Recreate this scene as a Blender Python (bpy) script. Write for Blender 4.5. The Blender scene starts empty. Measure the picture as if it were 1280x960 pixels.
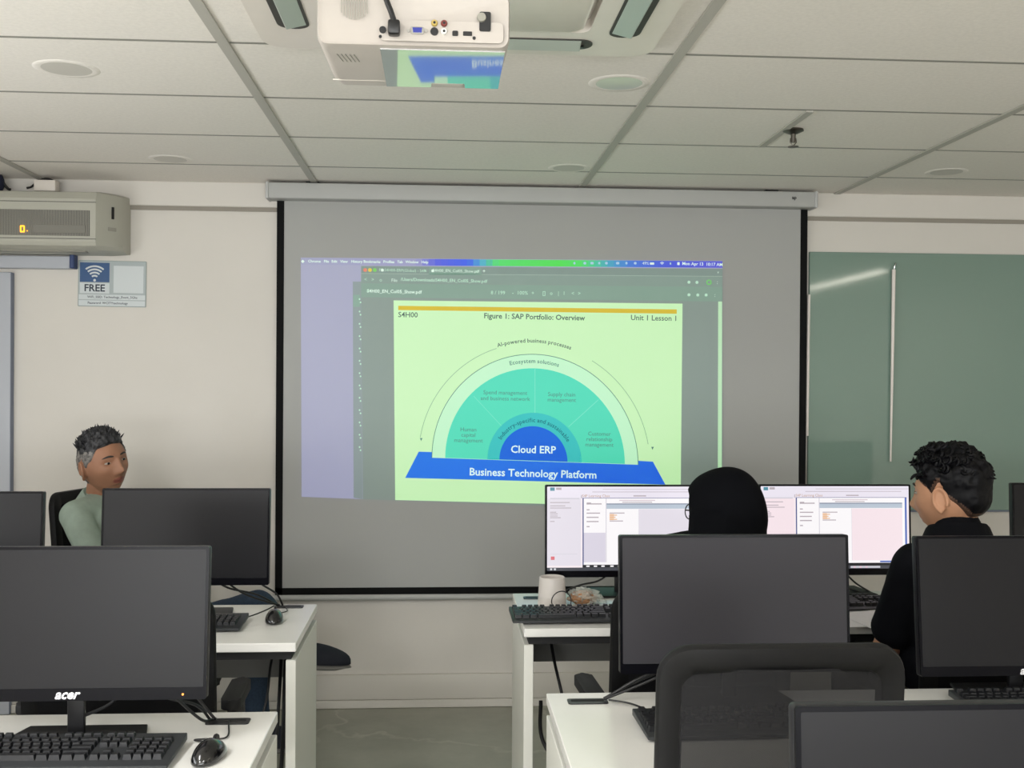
import bpy, bmesh, math, random
import numpy as np
from mathutils import Vector, Matrix, noise
random.seed(7)
sc = bpy.context.scene
COL = sc.collection
PI = math.pi

# ------------------------------------------------------------------ camera
F_PX, CAM_H = 1350.0, 1.49
PSI, TH, RO = math.radians(3.73), math.radians(-0.31), math.radians(0.37)
W_ = Vector((math.sin(PSI)*math.cos(TH), math.cos(PSI)*math.cos(TH), math.sin(TH)))
r0 = Vector((math.cos(PSI), -math.sin(PSI), 0)); u0 = r0.cross(W_)
R_ = (math.cos(RO)*r0 + math.sin(RO)*u0).normalized(); U_ = R_.cross(W_)
CAMP = Vector((0, 0, CAM_H))
def ray(px, py): return W_ + R_*((px-640)/F_PX) + U_*((480-py)/F_PX)
def at_y(px, py, Y):
    d = ray(px, py); return CAMP + d*(Y/d.y)
def at_z(px, py, Z):
    d = ray(px, py); return CAMP + d*((Z-CAM_H)/d.z)
cam = bpy.data.cameras.new('camera'); camo = bpy.data.objects.new('camera', cam); COL.objects.link(camo)
cam.sensor_width = 36; cam.lens = F_PX/1280*36; cam.clip_start = .02
camo.matrix_world = Matrix(((R_.x, U_.x, -W_.x, 0), (R_.y, U_.y, -W_.y, 0), (R_.z, U_.z, -W_.z, CAM_H), (0, 0, 0, 1)))
sc.camera = camo

# ------------------------------------------------------------------ materials
def lin(c): return tuple(((v/255)/12.92 if v/255 <= .04045 else ((v/255+.055)/1.055)**2.4) for v in c)
MATS = {}
def mat(name, rgb, rough=.5, metal=0, var=0.0, scale=30, bump=0, bscale=None, spec=.5, emit=None, es=1, coat=0, trans=0):
    if name in MATS: return MATS[name]
    m = bpy.data.materials.new(name); m.use_nodes = True; nt = m.node_tree
    b = nt.nodes['Principled BSDF']; c = lin(rgb)
    b.inputs['Base Color'].default_value = (*c, 1); b.inputs['Roughness'].default_value = rough
    b.inputs['Metallic'].default_value = metal; b.inputs['Specular IOR Level'].default_value = spec
    b.inputs['Coat Weight'].default_value = coat; b.inputs['Coat Roughness'].default_value = .08
    tc = nt.nodes.new('ShaderNodeTexCoord')
    if var > 0:
        n = nt.nodes.new('ShaderNodeTexNoise'); n.inputs['Scale'].default_value = scale; n.inputs['Detail'].default_value = 5
        nt.links.new(tc.outputs['Object'], n.inputs['Vector'])
        r = nt.nodes.new('ShaderNodeValToRGB')
        r.color_ramp.elements[0].position = .3; r.color_ramp.elements[1].position = .7
        r.color_ramp.elements[0].color = (*[x*(1-var) for x in c], 1); r.color_ramp.elements[1].color = (*[min(1, x*(1+var)) for x in c], 1)
        nt.links.new(n.outputs['Fac'], r.inputs['Fac']); nt.links.new(r.outputs['Color'], b.inputs['Base Color'])
    if bump > 0:
        n2 = nt.nodes.new('ShaderNodeTexNoise'); n2.inputs['Scale'].default_value = bscale or scale; n2.inputs['Detail'].default_value = 3
        nt.links.new(tc.outputs['Object'], n2.inputs['Vector'])
        bp = nt.nodes.new('ShaderNodeBump'); bp.inputs['Strength'].default_value = bump; bp.inputs['Distance'].default_value = .002
        nt.links.new(n2.outputs['Fac'], bp.inputs['Height']); nt.links.new(bp.outputs['Normal'], b.inputs['Normal'])
    if emit is not None:
        b.inputs['Emission Color'].default_value = (*lin(emit), 1); b.inputs['Emission Strength'].default_value = es
    MATS[name] = m; return m
SCREEN_AMB = lin((150, 153, 149))
def glow(name, rgb):
    """light thrown on the grey screen fabric: the fabric's own reflectance plus the projector's light"""
    if name in MATS: return MATS[name]
    c = lin(rgb); e = [max(0, a-b) for a, b in zip(c, SCREEN_AMB)]; k = max(max(e), 1e-4)
    base = [min(.42, .42*min(1, a/b)) for a, b in zip(c, SCREEN_AMB)]
    m = bpy.data.materials.new(name); m.use_nodes = True; b = m.node_tree.nodes['Principled BSDF']
    b.inputs['Base Color'].default_value = (*base, 1); b.inputs['Roughness'].default_value = .9
    b.inputs['Specular IOR Level'].default_value = .1
    b.inputs['Emission Color'].default_value = (*[x/k for x in e], 1); b.inputs['Emission Strength'].default_value = k
    MATS[name] = m; return m
def lcd(name, rgb, s=1.0):
    if name in MATS: return MATS[name]
    m = mat(name, (12, 12, 12), .35, emit=rgb, es=s); return m

M = dict(
 wall=mat('wall_paint', (217, 213, 206), .75, var=.02, scale=3, bump=.12, bscale=160, spec=.2),
 ceil=mat('ceiling_tile', (238, 233, 226), .9, var=.035, scale=90, bump=.25, bscale=220, spec=.1),
 grid=mat('ceiling_grid_grey', (182, 179, 171), .6),
 gridd=mat('ceiling_joint_grey', (140, 138, 131), .7),
 trim=mat('trim_paint', (218, 214, 207), .6, spec=.3),
 base=mat('baseboard_paint', (204, 200, 191), .5),
 desk=mat('white_laminate', (232, 231, 226), .22, var=.01, scale=8, spec=.5),
 deskedge=mat('desk_edge_band', (228, 222, 214), .35),
 deskside=mat('side_panel_laminate', (222, 222, 214), .45),
 modesty=mat('modesty_grey', (120, 119, 117), .6),
 black=mat('black_plastic', (20, 20, 22), .38, var=.08, scale=60),
 blackm=mat('black_matte', (14, 14, 16), .7),
 dgrey=mat('dark_grey_plastic', (25, 25, 26), .5, var=.06, scale=80, bump=.1, bscale=500, spec=.25),
 housing=mat('monitor_housing', (24, 24, 28), .4),
 screen=mat('screen_off', (20, 20, 23), .33, var=.03, scale=6, spec=.22),
 key=mat('keycap_plastic', (24, 25, 28), .42, spec=.35),
 keyb=mat('keyboard_shell', (44, 46, 48), .45, spec=.35),
 mouse=mat('mouse_gloss', (12, 12, 14), .16, coat=.5),
 cable=mat('cable_rubber', (16, 16, 18), .5),
 white=mat('white_plastic', (226, 219, 210), .4, var=.02, scale=12),
 proj=mat('projector_shell', (188, 181, 174), .45, var=.02, scale=15),
 acwhite=mat('aircon_ivory', (176, 175, 163), .45, var=.02, scale=10),
 acgrey=mat('aircon_grey', (150, 148, 138), .5),
 acdark=mat('aircon_grille_dark', (96, 95, 90), .6),
 fabric=mat('screen_fabric', (172, 173, 171), .9, bump=.05, bscale=600, spec=.1),
 casing=mat('casing_grey', (176, 177, 175), .5),
 border=mat('screen_black_border', (10, 11, 12), .8, spec=.2),
 alu=mat('blue_grey_frame', (178, 182, 190), .4),
 alud=mat('blue_grey_frame_dark', (120, 128, 146), .5),
 chrome=mat('chrome', (200, 200, 200), .2, 1),
 shirtg=mat('sage_shirt', (142, 156, 144), .85, var=.06, scale=40, bump=.3, bscale=60, spec=.15),
 shirtk=mat('black_shirt', (11, 12, 17), .85, var=.1, scale=40, bump=.3, bscale=50, spec=.12),
 jeans=mat('navy_jeans', (50, 64, 82), .85, var=.15, scale=120, spec=.2),
 trousers=mat('black_trousers', (18, 18, 22), .85, spec=.2),
 hijab=mat('black_hijab_cloth', (5, 6, 10), .85, var=.1, scale=20, spec=.1),
 shoe=mat('navy_shoe_knit', (22, 26, 38), .8, var=.15, scale=200),
 sole=mat('shoe_sole_grey', (112, 110, 106), .7),
 net=mat('black_net_cloth', (11, 11, 13), .9, var=.2, scale=300, spec=.15),
 bezel=mat('bezel_black', (8, 8, 13), .25, spec=.12),
 screenm=mat('screen_off_matte', (44, 43, 48), .5, var=.03, scale=6, spec=.3),
 chairk=mat('chair_black_plastic', (9, 9, 10), .6, spec=.2),
 mesh=None,
)
# polished concrete
def concrete():
    m = bpy.data.materials.new('polished_concrete'); m.use_nodes = True; nt = m.node_tree; b = nt.nodes['Principled BSDF']
    tc = nt.nodes.new('ShaderNodeTexCoord')
    n = nt.nodes.new('ShaderNodeTexNoise'); n.inputs['Scale'].default_value = 2.2; n.inputs['Detail'].default_value = 9; n.inputs['Roughness'].default_value = .65
    r = nt.nodes.new('ShaderNodeValToRGB'); r.color_ramp.elements[0].position = .35; r.color_ramp.elements[1].position = .68
    r.color_ramp.elements[0].color = (*lin((142, 142, 129)), 1); r.color_ramp.elements[1].color = (*lin((166, 166, 153)), 1)
    v = nt.nodes.new('ShaderNodeTexVoronoi'); v.feature = 'DISTANCE_TO_EDGE'; v.inputs['Scale'].default_value = .9
    n3 = nt.nodes.new('ShaderNodeTexNoise'); n3.inputs['Scale'].default_value = 3; n3.inputs['Detail'].default_value = 6
    mx = nt.nodes.new('ShaderNodeMixRGB'); mx.blend_type = 'ADD'; mx.inputs[0].default_value = .45
    nt.links.new(tc.outputs['Object'], n.inputs['Vector']); nt.links.new(tc.outputs['Object'], n3.inputs['Vector'])
    nt.links.new(tc.outputs['Object'], mx.inputs[1]); nt.links.new(n3.outputs['Color'], mx.inputs[2]); nt.links.new(mx.outputs[0], v.inputs['Vector'])
    cr = nt.nodes.new('ShaderNodeValToRGB'); cr.color_ramp.elements[0].position = 0; cr.color_ramp.elements[1].position = .012
    cr.color_ramp.elements[0].color = (1, 1, 1, 1); cr.color_ramp.elements[1].color = (0, 0, 0, 1)
    n4 = nt.nodes.new('ShaderNodeTexNoise'); n4.inputs['Scale'].default_value = 4
    nt.links.new(tc.outputs['Object'], n4.inputs['Vector'])
    mu = nt.nodes.new('ShaderNodeMath'); mu.operation = 'MULTIPLY'
    nt.links.new(v.outputs['Distance'], cr.inputs['Fac']); nt.links.new(cr.outputs['Color'], mu.inputs[0]); nt.links.new(n4.outputs['Fac'], mu.inputs[1])
    fm = nt.nodes.new('ShaderNodeMixRGB'); fm.inputs[2].default_value = (*lin((188, 188, 175)), 1)
    nt.links.new(n.outputs['Fac'], r.inputs['Fac']); nt.links.new(r.outputs['Color'], fm.inputs[1]); nt.links.new(mu.outputs[0], fm.inputs[0])
    nt.links.new(fm.outputs[0], b.inputs['Base Color']); b.inputs['Roughness'].default_value = .38
    return m
M['floor'] = concrete()
def chair_mesh_mat():
    m = bpy.data.materials.new('chair_net'); m.use_nodes = True; nt = m.node_tree; b = nt.nodes['Principled BSDF']
    b.inputs['Base Color'].default_value = (*lin((10, 10, 14)), 1); b.inputs['Roughness'].default_value = .8
    t = nt.nodes.new('ShaderNodeBsdfTransparent'); mx = nt.nodes.new('ShaderNodeMixShader'); mx.inputs[0].default_value = .91
    nt.links.new(t.outputs[0], mx.inputs[1]); nt.links.new(b.outputs[0], mx.inputs[2])
    nt.links.new(mx.outputs[0], nt.nodes['Material Output'].inputs[0]); return m
M['mesh'] = chair_mesh_mat()
def skin_mat(name, rgb):
    m = mat(name, rgb, .55, var=.06, scale=25, bump=.1, bscale=250, spec=.35)
    b = m.node_tree.nodes['Principled BSDF']; b.inputs['Subsurface Weight'].default_value = .06
    b.inputs['Subsurface Radius'].default_value = (.01, .004, .002); return m
def hair_mat(name, c0, c1, scale=60):
    m = mat(name, c0, .5, spec=.3); nt = m.node_tree; b = nt.nodes['Principled BSDF']
    tc = nt.nodes.new('ShaderNodeTexCoord'); n = nt.nodes.new('ShaderNodeTexNoise'); n.inputs['Scale'].default_value = scale; n.inputs['Detail'].default_value = 6
    r = nt.nodes.new('ShaderNodeValToRGB'); r.color_ramp.elements[0].position = .38; r.color_ramp.elements[1].position = .62
    r.color_ramp.elements[0].color = (*lin(c0), 1); r.color_ramp.elements[1].color = (*lin(c1), 1)
    nt.links.new(tc.outputs['Object'], n.inputs['Vector']); nt.links.new(n.outputs['Fac'], r.inputs['Fac']); nt.links.new(r.outputs['Color'], b.inputs['Base Color'])
    return m

# ------------------------------------------------------------------ mesh builder
def bez(pts, n=10):
    """Catmull-Rom through the points"""
    P = [Vector(p) for p in pts]; P = [P[0]*2-P[1]] + P + [P[-1]*2-P[-2]]; out = []
    for i in range(1, len(P)-2):
        a, b, c, d = P[i-1:i+3]
        for k in range(n):
            t = k/n
            out.append(.5*((2*b) + (c-a)*t + (2*a-5*b+4*c-d)*t*t + (3*b-a-3*c+d)*t**3))
    out.append(P[-2]); return out
def rrect(w, h, r, n=5, cx=0, cy=0):
    pts = []
    for sx, sy, a0 in ((1, 1, 0), (-1, 1, 90), (-1, -1, 180), (1, -1, 270)):
        for k in range(n+1):
            a = math.radians(a0+90*k/n)
            pts.append((cx+sx*(w/2-r)+r*math.cos(a), cy+sy*(h/2-r)+r*math.sin(a)))
    return pts
class MB:
    def __init__(s): s.bm = bmesh.new(); s.mats = []; s.x = Matrix()
    def mi(s, m):
        if m not in s.mats: s.mats.append(m)
        return s.mats.index(m)
    def _add(s, vs, fs, m, xf=None):
        x = s.x @ xf if xf is not None else s.x
        bv = [s.bm.verts.new(x @ Vector(v)) for v in vs]; i = s.mi(m); out = []
        for f in fs:
            try: fc = s.bm.faces.new([bv[k] for k in f]); fc.material_index = i; out.append(fc)
            except ValueError: pass
        return bv, out
    def box(s, c, d, m, bev=0, seg=2, xf=None):
        hx, hy, hz = d[0]/2, d[1]/2, d[2]/2
        vs = [(c[0]+a*hx, c[1]+b*hy, c[2]+e*hz) for a in (-1, 1) for b in (-1, 1) for e in (-1, 1)]
        fs = [(0, 1, 3, 2), (4, 6, 7, 5), (0, 4, 5, 1), (2, 3, 7, 6), (0, 2, 6, 4), (1, 5, 7, 3)]
        bv, f = s._add(vs, fs, m, xf)
        if bev > 0:
            es = list({e for q in f for e in q.edges})
            bmesh.ops.bevel(s.bm, geom=es, offset=min(bev, min(d)*.49), segments=seg, affect='EDGES', profile=.5, material=s.mi(m))
        return s
    def prism(s, pts, z0, z1, m, xf=None, cap=True, bev=0):
        """2-D outline (ccw) extruded z0->z1 in local axes of xf"""
        n = len(pts)
        vs = [(p[0], p[1], z0) for p in pts] + [(p[0], p[1], z1) for p in pts]
        fs = [(i, (i+1) % n, n+(i+1) % n, n+i) for i in range(n)]
        if cap: fs += [tuple(range(n-1, -1, -1)), tuple(range(n, 2*n))]
        bv, f = s._add(vs, fs, m, xf)
        if bev > 0 and cap:
            es = [e for q in f[-2:] for e in q.edges]
            bmesh.ops.bevel(s.bm, geom=list(set(es)), offset=bev, segments=2, affect='EDGES', profile=.5, material=s.mi(m))
        return s
    def ring(s, po, pi, z0, z1, m, xf=None):
        n = len(po)
        vs = [(p[0], p[1], z) for z in (z0, z1) for P in (po, pi) for p in P]
        fs = []
        for i in range(n):
            j = (i+1) % n
            fs += [(i, j, 2*n+j, 2*n+i), (n+j, n+i, 3*n+i, 3*n+j), (j, i, n+i, n+j), (2*n+i, 2*n+j, 3*n+j, 3*n+i)]
        s._add(vs, fs, m, xf); return s
    def poly(s, pts, m, xf=None):
        s._add(pts, [tuple(range(len(pts)))], m, xf); return s
    def tube(s, pts, r, m, n=8, closed=False, xf=None, flat=1.0):
        P = [Vector(p) for p in pts]; rr = r if isinstance(r, (list, tuple)) else [r]*len(P)
        vs, fs = [], []; prev = None
        for i, p in enumerate(P):
            if closed: t = P[(i+1) % len(P)]-P[i-1]
            else: t = P[min(i+1, len(P)-1)]-P[max(i-1, 0)]
            t = t.normalized() if t.length > 1e-9 else Vector((0, 0, 1))
            if prev is None:
                a = Vector((0, 0, 1)) if abs(t.z) < .9 else Vector((1, 0, 0)); u = t.cross(a).normalized()
            else:
                u = (prev - t*prev.dot(t)); u = u.normalized() if u.length > 1e-6 else t.orthogonal().normalized()
            prev = u; v = t.cross(u)
            for k in range(n):
                q = 2*PI*k/n; vs.append(p + (u*math.cos(q) + v*math.sin(q)*flat)*rr[i])
        L = len(P)
        for i in range(L if closed else L-1):
            for k in range(n):
                a, b = i*n+k, i*n+(k+1) % n; c, d = ((i+1) % L)*n+(k+1) % n, ((i+1) % L)*n+k
                fs.append((a, b, c, d))
        if not closed: fs += [tuple(range(n-1, -1, -1)), tuple((L-1)*n+k for k in range(n))]
        s._add(vs, fs, m, xf); return s
    def lathe(s, prof, m, n=24, xf=None, c=(0, 0, 0), capb=True, capt=True):
        vs = [(c[0]+r*math.cos(2*PI*k/n), c[1]+r*math.sin(2*PI*k/n), c[2]+z) for r, z in prof for k in range(n)]
        fs = []; L = len(prof)
        for i in range(L-1):
            for k in range(n): fs.append((i*n+k, i*n+(k+1) % n, (i+1)*n+(k+1) % n, (i+1)*n+k))
        if capb: fs.append(tuple(range(n-1, -1, -1)))
        if capt: fs.append(tuple((L-1)*n+k for k in range(n)))
        s._add(vs, fs, m, xf); return s
    def ell(s, c, r, m, nu=16, nv=10, xf=None, fn=None):
        vs = [(0, 0, -1)]
        for j in range(1, nv):
            t = -PI/2+PI*j/nv
            for i in range(nu): vs.append((math.cos(t)*math.cos(2*PI*i/nu), math.cos(t)*math.sin(2*PI*i/nu), math.sin(t)))
        vs.append((0, 0, 1)); fs = [(0, 1+(i+1) % nu, 1+i) for i in range(nu)]
        for j in range(nv-2):
            for i in range(nu):
                a = 1+j*nu; fs.append((a+i, a+(i+1) % nu, a+nu+(i+1) % nu, a+nu+i))
        a = 1+(nv-2)*nu; T = len(vs)-1; fs += [(a+i, a+(i+1) % nu, T) for i in range(nu)]
        if fn: vs = [fn(Vector(v)) for v in vs]
        else: vs = [(c[0]+v[0]*r[0], c[1]+v[1]*r[1], c[2]+v[2]*r[2]) for v in vs]
        s._add(vs, fs, m, xf); return s
    def cap(s, a, ra, b, rb, m):
        """tapered limb segment: two balls and the cone between them"""
        a, b = Vector(a), Vector(b)
        s.ell(a, (ra,)*3, m, 14, 9); s.ell(b, (rb,)*3, m, 14, 9)
        s.tube([a, b], [ra, rb], m, 14); return s
    def text(s, body, m, xf, size=1, shear=0, off=0, align='CENTER', depth=0):
        vs, fs = text_geo(body, shear, off, align, depth)
        s._add([(v[0]*size, v[1]*size, v[2]*size) for v in vs], fs, m, xf); return s
    def build(s, name, parent=None, smooth=35, loc=None):
        me = bpy.data.meshes.new(name); bmesh.ops.remove_doubles(s.bm, verts=s.bm.verts, dist=1e-7)
        s.bm.to_mesh(me); s.bm.free()
        for m in s.mats: me.materials.append(m)
        if smooth:
            me.polygons.foreach_set('use_smooth', [True]*len(me.polygons)); me.set_sharp_from_angle(angle=math.radians(smooth))
        o = bpy.data.objects.new(name, me); COL.objects.link(o)
        if parent: o.parent = parent
        if loc is not None: o.location = loc
        return o
_TX = {}
def text_geo(body, shear, off, align, depth):
    k = (body, shear, off, align, depth)
    if k in _TX: return _TX[k]
    cu = bpy.data.curves.new('t', 'FONT'); cu.body = body; cu.align_x = align; cu.align_y = 'CENTER'; cu.shear = shear; cu.offset = off
    cu.resolution_u = 2; cu.extrude = depth
    o = bpy.data.objects.new('t', cu); me = o.to_mesh()
    vs = [tuple(v.co) for v in me.vertices]; fs = [tuple(p.vertices) for p in me.polygons]
    o.to_mesh_clear(); bpy.data.objects.remove(o); bpy.data.curves.remove(cu)
    _TX[k] = (vs, fs); return _TX[k]
def tag(o, label=None, cat=None, group=None, kind=None):
    if label: o['label'] = label
    if cat: o['category'] = cat
    if group: o['group'] = group
    if kind: o['kind'] = kind
    return o
def thing(name, label, cat, loc=(0, 0, 0), rz=0, group=None):
    o = bpy.data.objects.new(name, None); COL.objects.link(o); o.location = loc; o.rotation_euler = (0, 0, rz)
    o.empty_display_size = .05
    return tag(o, label, cat, group)
def T(x, y, z): return Matrix.Translation((x, y, z))
def RX(a): return Matrix.Rotation(math.radians(a), 4, 'X')
def RY(a): return Matrix.Rotation(math.radians(a), 4, 'Y')
def RZ(a): return Matrix.Rotation(math.radians(a), 4, 'Z')
FACE = RX(90)      # local XY plane -> world XZ plane, +Z -> -Y (towards the camera)

# ------------------------------------------------------------------ room shell
YW, CZ = 4.9, 2.354
XL, XR, YB = -2.7, 4.3, -3.6
def slab(name, c, d, m):
    o = MB().box(c, d, m).build(name, smooth=0); tag(o, kind='structure'); return o
slab('floor', ((XL+XR)/2, (YW+YB)/2, -.05), (XR-XL+.4, YW-YB+.4, .1), M['floor'])
slab('wall_back', ((XL+XR)/2, YW+.05, 1.25), (XR-XL+.4, .1, 2.7), M['wall'])
slab('wall_left', (XL-.05, (YW+YB)/2, 1.25), (.1, YW-YB, 2.7), M['wall'])
slab('wall_right', (XR+.05, (YW+YB)/2, 1.25), (.1, YW-YB, 2.7), M['wall'])
slab('wall_front', ((XL+XR)/2, YB-.05, 1.25), (XR-XL+.4, .1, 2.7), M['wall'])
ceil = slab('ceiling', ((XL+XR)/2, (YW+YB)/2, CZ+.05), (XR-XL+.2, YW-YB, .1), M['ceil'])
g = MB()
gx = [-2.95+1.192*k for k in range(0, 7)]; gx = [-1.76-1.192+1.192*k for k in range(7)]
for x in gx:
    if XL < x < XR: g.box((x, (YW+YB)/2, CZ-.003), (.03, YW-YB, .006), M['grid'], .001, 1)
gy = [4.485-.548*k for k in range(15)]
for y in gy:
    if y > YB: g.box(((XL+XR)/2, y, CZ-.0005), (XR-XL, .013, .001), M['gridd'])
g.box((1.173, 3.66, CZ-.003), (.026, .53, .006), M['grid'], .001, 1)
go = g.build('grid_bars', ceil, 0)
band = MB().box(((XL+XR)/2, YW-.009, (2.245+CZ)/2), (XR-XL, .018, CZ-2.245), M['trim'], .003, 1).build('trim_1'); tag(band, kind='structure')
shadow_line = MB().box(((XL+XR)/2, YW-.004, 2.236), (XR-XL, .008, .018), mat('painted_shadow_grey', (150, 144, 134), .7)).build('painted_shadow_line'); tag(shadow_line, kind='structure')  # darker grey strip paints in the shadow line below the band
bb = MB()
bb.box(((XL+XR)/2, YW-.008, .094), (XR-XL, .016, .112), M['base'], .003, 2)
bb.box(((XL+XR)/2, YW-.011, .019), (XR-XL, .022, .036), M['base'], .002, 1)
bbo = bb.build('baseboard_back'); tag(bbo, kind='structure')

# ------------------------------------------------------------------ ceiling fixtures
def downlight(p, label, glass, r=.09):
    t = thing('downlight', label, 'downlight', (p[0], p[1], CZ), group='recessed ceiling downlights')
    MB().lathe([(r*.72, -.0015), (r*.80, -.0022), (r*.97, -.0018), (r, 0)], M['ceil'], 32, capb=False, capt=False).build('trim_ring', t)
    MB().lathe([(.0005, -.0034), (r*.4, -.003), (r*.76, -.0018)], glass, 32, capt=False).build('diffuser', t)
    return t
dl_off = mat('diffuser_unlit', (204, 200, 192), .5)
dl_gl = mat('diffuser_pale', (206, 208, 200), .2, spec=.6)
downlight((-1.06, 3.124), 'unlit round ceiling downlight nearest the upper left corner of the photo', dl_off)
downlight((.512, 3.133), 'shiny pale round downlight beside the projector, catching green light from the slide', dl_gl)
downlight((.515, 4.411), 'unlit round downlight in the ceiling just above the middle of the projection screen', dl_off, .085)
downlight((2.077, 4.343), 'unlit round downlight in the ceiling above the green glass board', dl_off, .085)
downlight((-1.084, 4.388), 'unlit round downlight in the ceiling by the upper right end of the wall air conditioner', dl_off, .085)
t = thing('fire_sprinkler', 'small metal fire sprinkler hanging from the ceiling right of the projector', 'sprinkler', (1.205, 3.659, CZ))
sm = mat('sprinkler_metal', (110, 106, 100), .35, 1)
MB().lathe([(.034, 0), (.036, -.006), (.014, -.016)], sm, 20, capb=False).build('escutcheon', t)
b = MB(); b.lathe([(.009, -.012), (.008, -.045)], sm, 12); b.tube([(-.009, 0, -.03), (-.011, 0, -.044), (0, 0, -.058)], .002, sm); b.tube([(.009, 0, -.03), (.011, 0, -.044), (0, 0, -.058)], .002, sm)
b.build('frame_arms', t)
MB().lathe([(.004, -.056), (.019, -.059), (.019, -.061), (.004, -.062)], sm, 16).build('deflector', t)

# cassette air conditioner
cx, cy, hw = .04, 2.285, .49
t = thing('ceiling_air_conditioner', 'square white cassette air conditioner in the ceiling behind the projector', 'air conditioner', (cx, cy, CZ))
b = MB(); b.ring(rrect(2*hw, 2*hw, .06), rrect(.62, .62, .03), -.03, -.002, M['white']); b.ring(rrect(2*hw+.07, 2*hw+.03, .1), rrect(2*hw-.02, 2*hw-.02, .06), -.007, -.001, M['ceil'])
panel = b.build('panel', t)
MB().prism(rrect(.58, .58, .03), -.036, -.004, M['white'], bev=.006).build('intake_panel', t)
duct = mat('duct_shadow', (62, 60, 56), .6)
vane_m = mat('vane_plastic', (170, 180, 170), .35)
for k in range(4):
    x = RZ(90*k)
    MB().prism(rrect(.075, .66, .035), -.0325, -.0295, duct, T(0, 0, 0) @ x @ T(.395, 0, 0)).build('air_slot', t)
    b = MB(); b.box((0, 0, 0), (.05, .6, .006), vane_m, .002, 1, x @ T(.388, 0, -.036) @ RY(14)); b.build('vane', t)
    b = MB(); b.lathe([(.009, 0), (.009, .006)], M['black'], 10, xf=x @ T(.40, -.30, -.039)); b.build('vane_pivot', t)

# projector
t = thing('projector', 'white ceiling projector seen from behind with its row of ports', 'projector', (-.0495, 1.80, 2.038))
t.rotation_euler = (math.radians(.8), 0, 0)
b = MB()
# section outline (x,z) of the rear face, lofted towards the lens end
def psec(y, wx, z0, z1, r): return [(p[0], y, p[1]) for p in rrect(wx, z1-z0, r, 6, 0, (z0+z1)/2)]
secs = [psec(.004, .30, .008, .088, .012), psec(0.0, .314, .002, .092, .016), psec(.01, .319, 0, .095, .018), psec(.225, .312, 0, .095, .018), psec(.258, .30, .0, .09, .018), psec(.264, .28, .010, .084, .014)]
n = len(secs[0]); vs = [v for s_ in secs for v in s_]; fs = []
for i in range(len(secs)-1):
    for k in range(n): fs.append((i*n+k, i*n+(k+1) % n, (i+1)*n+(k+1) % n, (i+1)*n+k))
fs += [tuple(range(n-1, -1, -1)), tuple((len(secs)-1)*n+k for k in range(n))]
b._add(vs, fs, M['proj']); b.build('body', t)
gl = mat('lamp_cover_gloss', (214, 214, 214), .035, .72, spec=.8)
cvx0, cvx1 = -.056, .152
b = MB(); b.prism([(cvx0, .012), (cvx1, .012), (cvx1, .228), (.09, .228), (.088, .2), (.028, .2), (.026, .228), (cvx0, .228)], -.0015, .001, gl, T(0, 0, -.0003) @ RX(-1.7)); b.build('lamp_cover', t)
b = MB(); b.box((.057, .215, -.004), (.056, .024, .008), M['proj'], .001, 1); b.build('cover_latch', t)
b = MB(); b.tube([(-.155, .222, .0005), (cvx0, .222, .0005)], .0012, M['white']); b.build('seam', t)
RP = FACE  # rear plane: local (x, z) facing the camera
b = MB()
dots = M['acgrey']
for i in range(-5, 6):
    for j in range(-11, 12):
        q = (i*.0038*1.0, j*.0019)
    hh = math.sqrt(max(0, 1-(i/6.0)**2))*.024
    b.prism(rrect(.0013, 2*hh, .0006, 2, -.098+i*.0042, .066), 0, .0008, dots, T(0, -.0003, 0) @ RP)
b.build('speaker_grille', t)
b = MB(); b.prism(rrect(.205, .034, .008, 4, .046, .026), 0, .001, M['proj'], T(0, -.0003, 0) @ RP); b.build('port_panel', t)
gp = mat('port_black', (18, 18, 20), .5)
b = MB(); b.lathe([(.0058, 0), (.0058, .003)], gp, 16, xf=T(-.051, -.001, .026) @ RP); b.lathe([(.0026, 0), (.0026, .002)], gp, 12, xf=T(-.055, -.001, .015) @ RP); b.build('control_port', t)
b = MB(); b.prism(rrect(.022, .012, .003, 3), 0, .005, M['chrome'], T(.006, -.001, .026) @ RP); b.prism([(-.008, .004), (-.007, -.004), (.007, -.004), (.008, .004)][::-1], 0, .0065, mat('vga_blue', (45, 55, 150), .4), T(.006, -.001, .026) @ RP)
for sx in (-1, 1): b.lathe([(.0028, 0), (.0028, .004)], M['chrome'], 10, xf=T(.006+sx*.0145, -.001, .0255) @ RP)
b.build('vga_port', t)
for (x, z, ci) in ((.034, .039, (190, 165, 90)), (.050, .039, (120, 50, 45)), (.050, .0255, (225, 225, 220))):
    b = MB(); b.lathe([(.0055, 0), (.0055, .004), (.0042, .006)], mat('jack_%d' % ci[0], ci, .4), 16, xf=T(x, -.001, z) @ RP); b.lathe([(.0022, .0061), (.0022, .0066)], gp, 10, xf=T(x, -.001, z) @ RP); b.build('audio_jack', t)
b = MB(); b.lathe([(.0066, 0), (.0066, .003)], gp, 18, xf=T(.034, -.001, .0255) @ RP); b.build('round_port', t)
b = MB(); b.prism(rrect(.0095, .0085, .002, 3), 0, .002, gp, T(.0685, -.001, .0235) @ RP); b.build('square_port', t)
b = MB(); b.prism(rrect(.015, .007, .001, 2), 0, .002, gp, T(.089, -.001, .0235) @ RP); b.lathe([(.0028, 0), (.0028, .002)], gp, 10, xf=T(.100, -.001, .0165) @ RP); b.build('usb_port', t)
b = MB(); b.prism(rrect(.019, .032, .003, 3), 0, .003, gp, T(.118, -.001, .044) @ RP); b.lathe([(.008, 0), (.007, .006)], M['acgrey'], 16, xf=T(.112, -.003, .05) @ RP); b.build('power_socket', t)
b = MB()
for i in range(5): b.box((0, 0, 0), (.0015, .045, .001), M['acgrey'], 0, 1, T(-.128+i*.007, .075, -.0002) @ RZ(-8)); 
b.build('vent_slots', t)
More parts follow.
